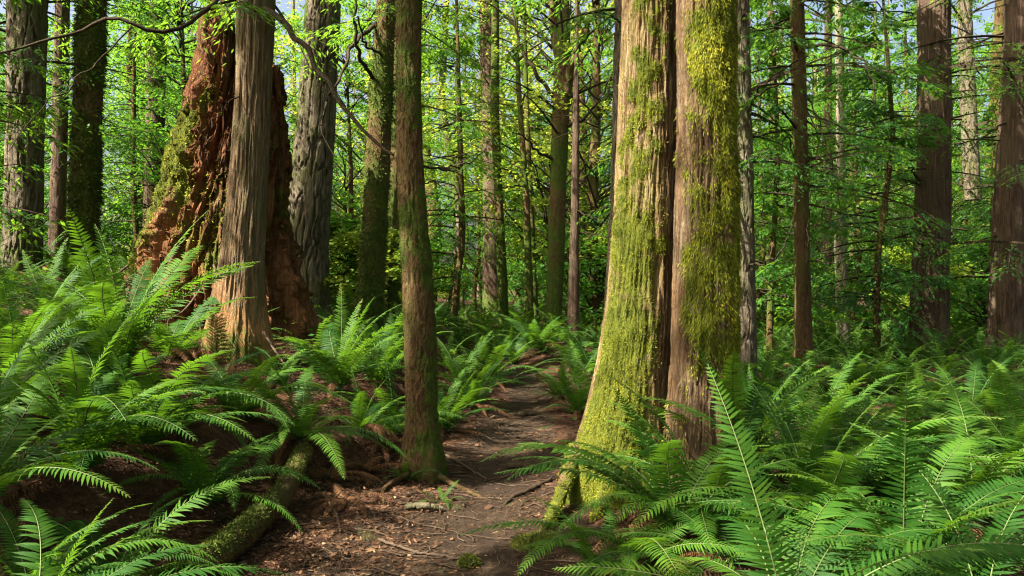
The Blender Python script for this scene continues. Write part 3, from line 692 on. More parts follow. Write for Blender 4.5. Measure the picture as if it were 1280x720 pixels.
canopy('c3', 5.2, 9.6, 1.6, 1400, 'maple_sunglow', .1, 24)
canopy('c4', 4.2, 9, 2.6, 2600, 'maple_sunglow', .11, 40)

def low_sprays(key, z0, z1, rad, nb, mat='hemlock', clen=.075, cwid=.022):
    t = TREES[key]; me = conifer_crown('spray', mat, z0, z1, rad, nb, 26, 7, clen, cwid, droop=.3, top=.8)
    a = axis(key, (z0+z1)/2)
    obj('crown', me, t['root'], (a[0], a[1], 0))
low_sprays('west1', 2.6, 6.4, 2.2, 36, 'cedar')
low_sprays('west2', 2.0, 7, 1.9, 26, 'hemlock')
low_sprays('west4', 2.2, 8, 2.2, 30, 'cedar')
low_sprays('lean', 3.3, 5.6, 1.7, 14, 'cedar')
low_sprays('mid2', 3.0, 7, 1.8, 24, 'hemlock')
low_sprays('mid1', 3.2, 6, 1.6, 14, 'cedar')
low_sprays('behind', 3.2, 6, 1.4, 12, 'hemlock')
low_sprays('east1', 2.0, 5.6, 1.9, 32, 'hemlock')
low_sprays('east2', 2.2, 7, 2.0, 36, 'hemlock')
low_sprays('east3', 1.6, 8, 2.0, 34, 'hemlock')
low_sprays('east5', 1.6, 7, 2.3, 34, 'cedar')
low_sprays('east7', 1.2, 7, 2.3, 36, 'cedar')
low_sprays('east6', 2, 9, 2.2, 24, 'cedar')

# unseen trees added behind and beside the camera so their crowns shade the foreground
def bare_tree_mesh(r, h, seed, mat='bark_fir', ns=14, nr=40):
    G, th, zz = trunk_grid([(-.4, 0, 0, r*1.35), (.0, 0, 0, r*1.2), (.6, 0, 0, r), (h*.22, .02*h*math.sin(seed), .02*h*math.cos(seed), r*.92), (h*.5, .035*h*math.sin(seed*1.7), 0, r*.75), (h, 0, 0, r*.12)], ns, nr, r*.12, 5/r*.4, 1.2, seed)
    return mesh('trunk', G.reshape(-1, 3), [grid_faces(nr, ns)], M[mat], {'moss': np.clip(.35+.8*patchy(G, 1.5, seed), 0, 1).ravel()})
SHADE = [(-7.6, 2.6, 'unseen shade fir added just outside the fern slope, crown overhead'), (-9.5, 8.2, 'unseen shade fir added off the upper fern slope'), (-6.5, -1.5, 'unseen shade fir added behind the photographer beside the slope'), (-2.2, -3.5, 'unseen shade fir added behind the photographer on the trail'), (-10, 1.8, 'unseen shade fir added farther up the slope'), (3.8, -1.5, 'unseen shade fir added behind the photographer near the ferns'), (-11.5, -5.2, 'unseen shade fir added deep behind the slope'), (6.8, 5.2, 'unseen shade fir added beside the near fern bed'), (.8, -6, 'unseen shade fir added straight behind the photographer'), (-5, -6.5, 'unseen shade fir added down the slope behind the photographer'), (7.5, -3.5, 'unseen shade fir added behind the near fern bed'), (9.5, 1.5, 'unseen shade fir added beyond the edge of the near fern bed'), (4.0, -8, 'unseen shade fir added well behind the photographer'), (5.2, 2.2, 'unseen shade fir added close beside the near fern bed')]
for k, (x, y, lab) in enumerate(SHADE):
    z = h1(x, y)
    r_ = thing('fir_tree', lab, 'tree', (x, y, z), 'unseen shade firs added around the photographer')
    obj('trunk', bare_tree_mesh(.24, 17, 200+k), r_)
    TREES['shade%d' % k] = dict(root=r_, x=x, y=y, z=z, rows=np.array([(0, 0, 0, .2), (17, 0, 0, .05)]), H=17)
    canopy('shade%d' % k, 3.8, 15, 3.9, 9500, 'hemlock', .17, 100)

# ------------------------------------------------------------------ background trees (copies of a few kinds)
KIND = {}
def kind_fir(i):
    r = (.16, .22, .3)[i % 3]; h = (13, 15, 16)[i % 3]
    tr = bare_tree_mesh(r, h, 300+i, ('bark_fir', 'bark_red', 'bark_near')[i % 3])
    cr = conifer_crown('crown', 'cedar', 5.5+i % 3, h, 2.0, 42, 15, 5, .13, .045, droop=.2)
    return [('trunk', tr), ('crown', cr)]
def kind_hemlock(i):
    r = (.05, .07, .09, .045)[i % 4]; h = (7, 8.5, 10, 6)[i % 4]
    tr = bare_tree_mesh(r, h, 330+i, 'bark_near', 10)
    cr = conifer_crown('crown', ('hemlock', 'cedar')[i % 2], .8+.3*(i % 3), h, (1.6, 1.9, 2.1, 1.4)[i % 4], 80, 22, 6, .10, .034, droop=.25)
    return [('trunk', tr), ('crown', cr)]
def kind_maple(i):
    h = (7, 9, 6)[i % 3]
    tr = bare_tree_mesh((.08, .13, .07)[i % 3], h, 360+i, 'bark_near', 10)
    cr = maple_crown('crown', ('maple', 'maple_sunglow', 'maple_sunglow')[i % 3], 1.4, h+.6, (2.2, 2.7, 1.9)[i % 3], 64, 8000, .08, (.35, .8))
    return [('trunk', tr), ('crown', cr)]
def kind_bush(i):
    cr = maple_crown('foliage', ('maple', 'maple_sunglow')[i % 2], .25, 1.5, .8, 26, 2600, .07, (.2, .42))
    return [('foliage', cr)]
for nm, fn, n in (('fir', kind_fir, 3), ('hemlock', kind_hemlock, 4), ('maple', kind_maple, 3), ('bush', kind_bush, 3)):
    KIND[nm] = [fn(i) for i in range(n)]
def place(kind, i, x, y, name, label, cat, group=None, s=1.0, rz=None):
    root = thing(name, label, cat, (x, y, h1(x, y)-.02), group, random.uniform(0, 6.28) if rz is None else rz, s)
    for nm, me in KIND[kind][i % len(KIND[kind])]: obj(nm, me, root)
    return root

# hand placed understorey
for (kd, i, px, Yd, s, nm, lab, cat) in [
    ('hemlock', 1, 568, 16.0, 1.0, 'hemlock_tree', 'bushy blue-green hemlock right behind the slim brown trunk', 'tree'),
    ('hemlock', 0, 1096, 12.5, 1.0, 'hemlock_tree', 'airy young hemlock spreading before the stout reddish cedar', 'tree'),
    ('hemlock', 3, 962, 12.0, 1.05, 'hemlock_tree', 'small hemlock between the pale fir and slim hemlock trunk', 'tree'),
    ('hemlock', 1, 172, 14.2, .75, 'cedar_tree', 'drooping young cedar screening the sky gap beside the mossy trunk', 'tree'),
    ('hemlock', 3, -60, 9.0, 1.0, 'cedar_tree', 'young cedar poking in at the edge beside the stout fir', 'tree'),
    ('maple', 0, 225, 12.5, .75, 'maple_tree', 'leafy vine maple behind the mossy flank of the stump', 'tree'),
    ('maple', 0, 432, 14.5, .7, 'maple_tree', 'leafy maple between the large grey fir and the dark mossy trunk', 'tree'),
    ('maple', 1, 690, 19, 1.1, 'maple_tree', 'maple tinted with painted sun glow behind the forked mossy maple', 'tree'),
    ('maple', 1, 748, 17, 1.0, 'maple_tree', 'maple tinted as if sunlit beside the mossy pair', 'tree'),
    ('bush', 1, 462, 12.4, 1.0, 'shrub', 'yellow-green leafy shrub behind the dark mossy trunk', 'shrub'),
    ('bush', 1, 414, 13.4, 1.0, 'shrub', 'small shrub tinted sunlit gold past the foot of the large grey fir', 'shrub')]:
    place(kd, i, xat(px, Yd), Yd, nm, lab, cat, None, s)

placed = [(t['x'], t['y']) for t in TREES.values()]
def scatter(n, ylo, yhi, alo, ahi, dmin, avoid=None):
    out = []; tries = 0
    while len(out) < n and tries < n*60:
        tries += 1
        y = math.sqrt(random.uniform(ylo**2, yhi**2)); a = random.uniform(alo, ahi); x = a*y
        if any((x-p)**2+(y-q)**2 < dmin**2 for p, q in placed): continue
        if avoid and avoid(a, y): continue
        if dmin > 1 and -8 < x < .5 and y < 21 and random.random() < .6: continue
        placed.append((x, y)); out.append((x, y))
    return out
gap = lambda a, y: -.60 < a < -.47          # the clearing where white sky shows low between the trunks
REG = [(-.78, -.28, 'on the rise beyond the stump'), (-.28, .14, 'in the bright woods past the trail bend'), (.14, .80, 'in the dim woods beyond the fern bed')]
for alo, ahi, where in REG:
    w = (ahi-alo)/.5
    for (x, y) in scatter(int(11*w), 18, 46, alo, ahi, 1.5, gap):
        place('fir', random.randrange(3), x, y, 'fir_tree', 'tall bare lower-trunked fir '+where, 'tree', 'distant firs '+where, random.uniform(.8, 1.15))
    for (x, y) in scatter(int(18*w), 15.5, 42, alo, ahi, 1.3, gap):
        place('hemlock', random.randrange(4), x, y, 'hemlock_tree', 'feathery green hemlock '+where, 'tree', 'distant hemlocks '+where, random.uniform(.8, 1.3))
    for (x, y) in scatter(int(22*w), 15.5, 44, alo, ahi, 1.3, gap):
        place('maple', random.choice((1, 0, 0)) if alo == -.28 else random.choice((0, 0, 0, 0, 1)), x, y, 'maple_tree', 'leafy yellow-green maple '+where, 'tree', 'distant maples '+where, random.uniform(.8, 1.3))  # middle woods get more maples with sun glow in the leaf colour
    for (x, y) in scatter(int(26*w), 13.5, 34, alo, ahi, .8):
        place('bush', random.randrange(3), x, y, 'shrub', 'low leafy shrub '+where, 'shrub', 'shrubs '+where, random.uniform(.8, 1.6))

# far wood closing the view: one mass
def far_wood():
    n = 34000
    a = R.uniform(-1.0, 1.0, n); y = R.uniform(48, 72, n); x = a*y
    z = 24*R.random(n)**1.25
    dens = fbm(x*.16, y*.16, z*.22, 44, 4)
    k = (dens > -.02+.014*z) & ~((a > -.60) & (a < -.45) & (z > 1.0)) & ~((np.abs(a-.03) < .13) & (z > 8+6*fbm(x*.2, y*.2, 0*x, 9, 2)))
    x, y, z = x[k], y[k], z[k]; n = len(x)
    C = np.stack([x, y, H(x, y, False)+z], 1)
    D = np.stack([R.normal(size=n), R.normal(size=n), -.4+.3*R.normal(size=n)], 1); N = np.array([0, -.3, 1.])+R.normal(size=(n, 3))*.6
    V, F = cards(C, D, N, .8*(.5+R.random(n)), .38*(.5+R.random(n)))
    mb = MB().add(V, F, 0, np.repeat(np.clip(.4+.5*fbm(x*.1, y*.1, z*.1, 3, 2)+.2*R.normal(size=n), 0, 1), 4))
    for k in range(60):
        aa = random.uniform(-.95, .95); yy = random.uniform(48, 70)
        if -.6 < aa < -.45: continue
        P = np.array([(aa*yy, yy, h1(aa*yy, yy)-.5+q) for q in (0, 7, 14, 22)])
        V, F = tube(P, [.3, .25, .18, .05], 7); mb.add(V, F, 1)
    tag(obj('far_wood', mb.build('far_wood', [M['maple'], M['bark_fir']], False)), 'distant mass of sunlit woodland closing the view between the trunks', 'woodland', kind='stuff')
far_wood()

# ------------------------------------------------------------------ sword ferns
def frond_mesh(L, e0, e1, width, npair, mat, seed, side=0.0, curl=0.0):
    """one sword fern frond: rachis from the origin along +x, arching from elevation e0 to e1 (degrees)"""
    rs = np.random.default_rng(seed)
    n = npair
    t = np.linspace(0, 1, n+4)
    el = np.radians(e0+(e1-e0)*t**1.15); az = side*t**1.5
    st = L/(n+3)
    d = np.stack([np.cos(el)*np.cos(az), np.cos(el)*np.sin(az), np.sin(el)], 1)
    P = np.concatenate([[[0, 0, 0]], np.cumsum(d*st, 0)[:-1]])
    mb = MB()
    V, F = tube(P, np.linspace(.0045, .001, len(P))*L, 4); mb.add(V, F, 1)
    T = d; A = np.cross(np.array([0, 0, 1.]), T); A /= np.linalg.norm(A, axis=1, keepdims=True); U = np.cross(T, A)
    idx = np.arange(3, n+4); tt = t[idx]
    prof = np.clip(np.sin(PI*np.clip(.14+.86*tt, 0, 1))**.55, .04, 1)*(1-.35*tt**2)*(tt > .0)
    for sd in (-1, 1):
        for i, pf in zip(idx, prof):
            if rs.random() < .035: continue
            ln = width*.5*pf*rs.uniform(.9, 1.08); wd = min(st*.74, .1*ln+.34*st)
            f = .16+.5*t[i]+rs.normal()*.05
            b = P[i]+sd*A[i]*.002
            dr = A[i]*sd*math.cos(f)+T[i]*math.sin(f); dr = dr+U[i]*(.18+rs.normal()*.09-curl); dr /= np.linalg.norm(dr)
            wv = np.cross(dr, U[i]); wv /= np.linalg.norm(wv)
            wv = wv*.93+U[i]*.2*sd
            dn = -U[i]*.22*ln-np.array([0, 0, .12*ln])*(1 if curl == 0 else 2)
            fwd = T[i]*.10*ln
            q = lambda s_: b+dr*ln*s_+dn*s_*s_+fwd*s_*s_
            v = [q(0)+wv*wd*.30, q(0)-wv*wd*.30, q(.22)+wv*wd*.55, q(.22)-wv*wd*.50, q(.62)+wv*wd*.36, q(.62)-wv*wd*.36, q(1)]
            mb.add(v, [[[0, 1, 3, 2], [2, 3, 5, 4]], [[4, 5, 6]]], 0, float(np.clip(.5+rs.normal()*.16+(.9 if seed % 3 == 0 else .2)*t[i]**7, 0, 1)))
    return mb.build('frond', [M[mat], M['dark_branch'] if mat == 'fern_dead' else M['rachis']], True)
b = NT('rachis'); p = b.n('ShaderNodeBsdfPrincipled'); p.inputs['Base Color'].default_value = (.07, .10, .02, 1); p.inputs['Roughness'].default_value = .6
b.l(p.outputs[0], b.out.inputs[0]); M['rachis'] = b.m
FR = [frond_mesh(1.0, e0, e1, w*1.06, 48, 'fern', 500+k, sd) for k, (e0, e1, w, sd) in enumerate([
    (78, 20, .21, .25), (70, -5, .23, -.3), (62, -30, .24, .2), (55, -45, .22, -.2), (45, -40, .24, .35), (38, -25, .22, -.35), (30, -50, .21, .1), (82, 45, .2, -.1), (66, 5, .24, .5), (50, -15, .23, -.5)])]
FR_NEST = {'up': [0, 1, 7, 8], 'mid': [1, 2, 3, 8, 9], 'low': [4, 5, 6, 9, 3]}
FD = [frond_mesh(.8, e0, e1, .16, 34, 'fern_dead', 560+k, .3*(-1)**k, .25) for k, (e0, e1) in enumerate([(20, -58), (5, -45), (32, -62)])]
def joined_clump(seed, nf, upf):
    """small distant fern: all fronds in one mesh"""
    rs = random.Random(seed); mb_V, mb_P, mb_M, mb_A, n0 = [], [], [], [], 0
    fl = [frond_mesh(1.0, e0, e1, .22, 24, 'fern', seed*9+k, sd) for k, (e0, e1, sd) in enumerate([(76, 10, .2), (60, -25, -.3), (45, -40, .3), (35, -35, -.2)])]
    for k in range(nf):
        me = fl[k % 4]; s = rs.uniform(.6, 1.05); a = 2*PI*k/nf+rs.uniform(-.3, .3); c, si = math.cos(a), math.sin(a)
        V = np.empty(len(me.vertices)*3, np.float32); me.vertices.foreach_get('co', V); V = V.reshape(-1, 3)*s
        V = np.stack([V[:, 0]*c-V[:, 1]*si, V[:, 0]*si+V[:, 1]*c, V[:, 2]], 1)
        A = np.empty(len(V), np.float32); me.attributes['rnd'].data.foreach_get('value', A)
        for p_ in me.polygons: mb_P.append(([v+n0 for v in p_.vertices], p_.material_index))
        mb_V.append(V); mb_A.append(A*.6+rs.uniform(0, .4)); n0 += len(V)
    q = [x for x in mb_P if len(x[0]) == 4]; t3 = [x for x in mb_P if len(x[0]) == 3]
    return mesh('fern', np.concatenate(mb_V), [np.array([x[0] for x in q]), np.array([x[0] for x in t3])], [M['fern'], M['rachis']],
                {'rnd': np.concatenate(mb_A)}, [x[1] for x in q]+[x[1] for x in t3])
CLUMP = [joined_clump(40+k, nf, 0) for k, nf in enumerate((13, 16, 11, 15))]
def fern(x, y, s, label, group=None, nf=16, dead=4, name='sword_fern', extra=(), up=.3):
    """extra: (azimuth deg, frond index, scale) for fronds the photo shows reaching out; azimuth 0 = right, 90 = away"""
    root = thing(name, label, 'fern', (x, y, h1(x, y)+.01), group)
    a0 = random.uniform(0, 6)
    for k in range(nf):
        u = random.random(); kd = 'up' if u < up else ('mid' if u < up+.4 else 'low')
        me = FR[random.choice(FR_NEST[kd])]
        ss = s*random.uniform(.68, 1.08)
        o = obj('frond', me, root, (0, 0, 0), (random.gauss(0, .12), random.gauss(0, .06), a0+2*PI*k/nf*1.0+random.uniform(-.25, .25)), ss)
        o.location = (random.uniform(-.04, .04), random.uniform(-.04, .04), 0)
    for (az, fi, ss) in extra:
        obj('frond', FR[fi], root, (0, 0, .02), (0, 0, math.radians(az)), ss)
    for k in range(dead):
        obj('frond', random.choice(FD), root, (0, 0, .03), (0, 0, random.uniform(0, 6.28)), s*random.uniform(.6, .9), 'withered brown frond')
    return root
FP = []
def fern_px(px, Yd, s, label, **k):
    x = xat(px, Yd); FP.append((x, Yd, .35*s)); return fern(x, Yd, s, label, **k)
# slope side of the trail
fern_px(25, 3.05, .95, 'nearest fern of the slope, sending one bright frond across the lower corner', nf=12, extra=[(35, 5, 1.1)])
fern_px(-40, 3.9, 1.1, 'huge dark fern cut by the frame edge on the slope', nf=18, up=.5)
fern_px(40, 3.5, .85, 'dark low fern just above the nearest fern of the slope', nf=14, up=.2, extra=[(20, 3, .9)])
fern_px(95, 4.5, 1.25, 'large dense fern with long arching fronds low on the slope', nf=18, up=.45, extra=[(15, 2, 1.2)])
fern_px(175, 5.0, 1.0, 'spreading fern above the upper end of the mossy log', nf=16, up=.25, extra=[(-10, 3, 1.25), (-35, 4, 1.1)])
fern_px(30, 5.7, 1.05, 'tall fern against the stout fir side of the slope', nf=18, up=.5)
fern_px(148, 6.3, 1.5, 'tallest fern, with upright fronds in front of the sky gap', nf=20, up=.75)
fern_px(300, 5.9, .85, 'low fern spilling down below the leaning cedar', nf=13, up=.1, extra=[(-20, 4, 1.0)])
fern_px(375, 6.1, .85, 'fern on the bank lip with fronds drooping over bare earth', nf=13, up=.1, extra=[(-60, 6, 1.05), (-20, 6, 1.0), (-95, 6, 1.0)], dead=5)
fern_px(350, 6.95, .65, 'small sunlit fern at the foot of the leaning cedar', nf=12, up=.2)
fern_px(425, 7.3, 1.1, 'sunlit upright fern between leaning cedar and slim trunk', nf=17, up=.6)
fern_px(475, 7.9, 1.0, 'bright fern immediately behind the slim brown trunk', nf=16, up=.5)
fern_px(60, 7.6, .95, 'fern at the top of the slope below the thin dark trunk', nf=16, up=.5)
fern_px(-20, 7.0, .9, 'half seen fern at the frame edge below the stout fir', nf=14)
fern_px(510, 6.15, .33, 'tiny fern sprouting at the foot of the slim brown trunk', nf=8, dead=0)
fern_px(553, 5.55, .24, 'tiny fern tuft on bare trail beside the short stick', nf=6, dead=0, up=0)
fern_px(452, 6.75, .8, 'fern overhanging the bank just before the slim brown trunk', nf=13, up=.3, dead=5)
fern_px(492, 7.15, .8, 'fern hugging the back of the slim brown trunk', nf=13, up=.4, dead=3)
fern_px(255, 4.9, .85, 'low dark fern right above the mossy log', nf=13, up=.1, dead=3)
fern_px(-5, 4.95, 1.0, 'dark upright fern at the frame edge of the slope', nf=16, up=.5)
fern_px(140, 3.75, .9, 'low fern under the lowest part of the slope', nf=13, up=.1)
fern_px(115, 5.35, .95, 'fern in the thick of the lower slope', nf=16, up=.35)
fern_px(215, 7.2, 1.1, 'fern right below the mossy foot of the stump', nf=15, up=.35)
for px_, Yd_, s_, lab_ in ((408, 5.85, 1.0, 'collapsed brown fern skirt hanging down the bank by the mossy log'), (455, 6.2, .9, 'withered brown fern on the bare bank next to the slim trunk'), (432, 5.45, .7, 'flattened brown fern at the bank toe beside the log end'), (478, 6.75, .8, 'withered fern drooping behind the foot of the slim trunk')):
    fern_px(px_, Yd_, s_, lab_, nf=0, dead=11, name='dead_fern')
for px_, Yd_, s_, lab_ in ((285, 7.0, .8, 'brown fern litter heaped before the leaning cedar'), (330, 6.6, .75, 'brown flattened fern on the sunlit slope below the leaning cedar'), (240, 7.4, .85, 'brown fern litter below the mossy foot of the stump')):
    fern_px(px_, Yd_, s_, lab_, nf=0, dead=9, name='dead_fern')
# beyond, along the trail
fern_px(556, 7.7, .9, 'sunny fern at the trail edge past the slim trunk', nf=15, up=.4)
fern_px(592, 8.6, .85, 'sunny fern leaning into the trail halfway to the bend', nf=15, up=.3)
fern_px(640, 11.9, .9, 'fern closing off the trail at the bend', nf=15)
fern_px(575, 9.2, .95, 'bright fern on the trail bank just past the slim trunk', nf=16)
fern_px(615, 10.4, 1.0, 'fern arching over the trail just before the bend', nf=16)
fern_px(672, 12.3, 1.0, 'large bright fern crowning the red earth mound', nf=18, up=.4, dead=9)
fern_px(712, 11.6, .85, 'fern trailing off the side of the earth mound', nf=14)
fern_px(722, 8.6, .85, 'fern beside the trail behind the bright mossy trunk', nf=15)
fern_px(700, 9.4, .7, 'smaller fern at the trail side before the mound', nf=12)
# foot of the mossy pair and the near fern bed
fern_px(846, 4.5, 1.1, 'broad fern at the foot of the mossy pair, arching towards the trail', nf=9, up=.15, extra=[(176, 2, 1.32), (192, 2, 1.2), (160, 9, 1.2), (206, 9, 1.2), (-30, 4, 1.1), (184, 1, .95), (222, 3, 1.05), (-60, 3, .9), (40, 2, 1.2), (10, 9, 1.2)], dead=7)
fern_px(800, 4.15, .75, 'fern with one frond hanging straight towards the viewer', nf=5, up=0, extra=[(-93, 4, 1.0), (-130, 6, .9), (-165, 5, 1.0), (-150, 4, .9), (-70, 6, .8)], dead=4)
fern_px(885, 4.72, 1.1, 'fern standing right against the foot of the shaggy mossy trunk', nf=15, up=.35, extra=[(150, 1, .95), (120, 2, 1.0), (95, 1, .9)])
fern_px(742, 4.05, .62, 'low fern reaching from the mossy pair onto the trail foot', nf=9, up=0, dead=5)
fern_px(925, 5.1, 1.15, 'upright fern pressed against the shaggy mossy trunk', nf=16, up=.6)
fern_px(905, 4.1, .8, 'dark low fern in front of the shaggy mossy trunk', nf=12, up=.1, dead=3)
fern_px(1010, 4.6, 1.25, 'big arching fern leading the near fern bed', nf=17, up=.4, extra=[(20, 2, 1.3)])
fern_px(985, 3.25, 1.15, 'nearest bed fern with yellow-lit fronds along the lower edge', nf=11, up=.1, extra=[(8, 5, 1.4), (35, 5, 1.3), (60, 9, 1.2)], dead=2)
fern_px(1130, 3.9, 1.15, 'fern with sunny fronds at the near edge of the bed', nf=15, up=.2)
fern_px(1230, 3.6, 1.1, 'dark fern filling the lower corner of the bed', nf=14, up=.2)
fern_px(1110, 5.1, 1.1, 'wide fern in the middle of the near fern bed', nf=17, up=.12)
fern_px(1215, 4.8, 1.1, 'shaded fern near the frame edge of the bed', nf=16)
fern_px(1290, 5.4, 1.15, 'fern cut by the frame edge of the bed', nf=15)
fern_px(985, 6.0, .95, 'fern behind the leading arching fern of the bed', nf=16, up=.1)
fern_px(1060, 6.4, .95, 'fern with lit tips at the centre of the bed', nf=16, up=.1)
fern_px(1160, 6.3, .95, 'dense fern past the centre of the bed', nf=16, up=.1)
fern_px(945, 6.8, 1.0, 'fern tucked behind the shaggy mossy trunk', nf=15)

def fern_field(n, test, ylo, yhi, alo, ahi, dmin, smin, smax, label, group, name='sword_fern', parts=False):
    c = tries = 0
    while c < n and tries < n*80:
        tries += 1
        y = math.sqrt(random.uniform(ylo**2, yhi**2)); x = random.uniform(alo, ahi)*y
        if not test(x, y): continue
        if any((x-p)**2+(y-q)**2 < (dmin*.5+r*.8)**2 for p, q, r in FP): continue
        if any((x-p)**2+(y-q)**2 < .3**2 for p, q in placed): continue
        s = random.uniform(smin, smax); FP.append((x, y, .35*s)); c += 1
        if parts: fern(x, y, s, label, group, nf=13, dead=2, up=.12)
        else:
            o = obj(name, random.choice(CLUMP), None, (x, y, h1(x, y)), (0, 0, random.uniform(0, 6.28)), s)
            tag(o, label, 'fern', group)
off_trail = lambda x, y: abs(x-np.interp(y, TR_Y, TR_X)) > np.interp(y, TR_Y, TR_W)+.22 or y > 13.5
slope = lambda x, y: x < bankx(y)-.25 and not ((x+2.15)**2/1.2+(y-7.0)**2/1.0 < 1)
bed = lambda x, y: x > .27*y-.2 and x > 1.75
fern_field(18, slope, 3.3, 7.2, -.7, -.2,   .45, .7, .92, 'green fern among many alike on the lower fern slope', 'ferns of the lower slope', parts=True)
fern_field(24, bed, 5.8, 9.5, .2, .72, .5, .75, 1.0, 'green fern among many alike in the middle of the fern bed', 'ferns in the middle of the fern bed', parts=True)
fern_field(70, bed, 9, 15, .2, .75, .5, .6, .95, 'fern among many alike in the far half of the fern bed', 'ferns in the far half of the fern bed')
fern_field(45, lambda x, y: x > 1.5, 15, 24, .1, .75, .7, .7, 1.1, 'small fern on the dim forest floor past the fern bed', 'ferns on the dim floor past the fern bed')
fern_field(26, slope, 6.6, 10.5, -.75, -.08, .5, .65, .9, 'fern among many alike on the upper slope around the stump', 'ferns on the upper slope around the stump')
fern_field(26, slope, 10.5, 16, -.75, -.1, .6, .7, 1.1, 'fern among many alike behind the stump and its neighbours', 'ferns behind the stump')
fern_field(50, off_trail, 9.0, 19, -.16, .12, .5, .7, 1.05, 'sunlit fern among many alike around the trail bend', 'ferns around the trail bend')

# ------------------------------------------------------------------ things on the floor
def make_log():
    P = smooth_path([(-1.62, 3.55, h1(-1.62, 3.55)+.06), (-1.50, 4.4, h1(-1.5, 4.4)+.09), (-1.47, 5.1, h1(-1.47, 5.1)+.14), (-1.52, 5.85, h1(-1.52, 5.85)+.16)], 90)
    o = P[0].copy(); P = P-o
    th = np.arange(48)/48*2*PI; D, A, B = frame(np.gradient(P, axis=0))
    rr = np.linspace(.092, .065, 90)
    nz = 1+.16*fbm(P[:, None, 0]*6+np.cos(th)[None]*1.5, P[:, None, 1]*5, np.sin(th)[None]*1.5+0*P[:, None, 0], 14, 4)
    G = P[:, None]+(rr[:, None]*nz)[..., None]*(np.cos(th)[None, :, None]*A[:, None]+np.sin(th)[None, :, None]*B[:, None])
    N = (G-P[:, None])[..., 2]/rr[:, None]
    mk = np.clip(.1+.5*N+.9*patchy(G, 5, 3), 0, 1)
    root = thing('fallen_log', 'slim mossy fallen log lying along the foot of the slope', 'log', tuple(o))
    g2 = np.concatenate([np.repeat(P[:1, None], 48, 1), G, np.repeat(P[-1:, None], 48, 1)]); mk2 = np.concatenate([mk[:1]*0, mk, mk[-1:]*0])
    w = obj('wood', mesh('wood', g2.reshape(-1, 3), [grid_faces(len(g2), 48)], M['bark_near'], {'moss': mk2.ravel()}), root)
    obj('moss', moss_tufts(G, mk, 9000, .016, M['moss_dark'], 3, .0), root)
make_log()
def stick(name, label, cat, pts, r0, r1, mat, moss=.4, tuft=0):
    P = smooth_path([(x, y, h1(x, y)+dz) for x, y, dz in pts], 30); o = P[0].copy(); P = P-o
    P[1:-1, 2] += R.normal(size=28)*.003
    th = np.arange(14)/14*2*PI; D, A, B = frame(np.gradient(P, axis=0))
    rr = np.linspace(r0, r1, 30)*(1+.18*vnoise(np.arange(30)*.35, 0, r0*99))
    G = P[:, None]+rr[:, None, None]*(np.cos(th)[None, :, None]*A[:, None]+np.sin(th)[None, :, None]*B[:, None])
    g2 = np.concatenate([np.repeat(P[:1, None], 14, 1), G, np.repeat(P[-1:, None], 14, 1)])
    o_ = obj(name, mesh(name, g2.reshape(-1, 3), [grid_faces(32, 14)], M[mat], {'moss': np.full(32*14, moss)}), None, tuple(o))
    return tag(o_, label, cat)
stick('fallen_branch', 'short grey stick lying on bare trail by the tiny fern', 'stick', [(xat(508, 5.35), 5.35, .03), (xat(530, 5.32), 5.32, .035), (xat(553, 5.36), 5.36, .02)], .022, .017, 'bark_fir', .3)
stick('tree_root', 'dark root humped across the middle of the trail', 'root', [(xat(628, 6.7), 6.75, -.02), (xat(645, 6.6), 6.6, .045), (xat(662, 6.55), 6.55, .03), (xat(690, 6.6), 6.55, -.02)], .03, .02, 'dark_branch', .2)
stick('tree_root', 'thin root snaking along the trail beside the bright mossy trunk', 'root', [(xat(700, 5.6), 6.2, .0), (xat(672, 5.8), 5.9, .02), (xat(640, 5.7), 5.6, .018), (xat(615, 5.4), 5.3, -.01)], .018, .009, 'dark_branch', .2)
stick('tree_root', 'root spreading over the soil from the slim brown trunk', 'root', [(xat(540, 6.3), 6.3, .05), (xat(565, 6.1), 6.1, .02), (xat(590, 5.9), 5.85, .012), (xat(612, 5.7), 5.7, -.015)], .026, .009, 'bark_near', .3)
stick('tree_root', 'root curling towards the viewer below the slim brown trunk', 'root', [(xat(512, 6.25), 6.2, .05), (xat(492, 6.0), 5.95, .03), (xat(478, 5.7), 5.7, .02), (xat(480, 5.4), 5.4, -.01)], .026, .010, 'bark_near', .3)
stick('tree_root', 'low root crossing the trail just short of the bend', 'root', [(xat(628, 8.6), 8.7, -.01), (xat(650, 8.5), 8.5, .03), (xat(672, 8.4), 8.5, .03), (xat(700, 8.4), 8.4, -.01)], .025, .018, 'dark_branch', .2)
stick('fallen_branch', 'thin dead branch slanting down the bank behind the slim trunk', 'stick', [(xat(545, 6.9), 7.0, .03), (xat(580, 6.5), 6.6, .02), (xat(608, 6.2), 6.3, .015)], .012, .006, 'twig')
stick('fallen_branch', 'bare stick leaning at the foot of the leaning cedar', 'stick', [(xat(325, 7.4), 7.5, .35), (xat(352, 7.3), 7.3, .18), (xat(385, 7.2), 7.1, .02)], .013, .006, 'twig')
stick('fallen_branch', 'long thin stick lying in the shadow at the trail foot', 'stick', [(xat(470, 4.6), 4.7, .02), (xat(520, 4.5), 4.5, .015), (xat(590, 4.4), 4.35, .015)], .009, .005, 'twig')
stick('fallen_branch', 'dark stick lying beside the upper end of the mossy log', 'stick', [(xat(395, 5.4), 5.6, .02), (xat(420, 5.2), 5.2, .02), (xat(430, 4.9), 4.8, .015)], .012, .006, 'twig')
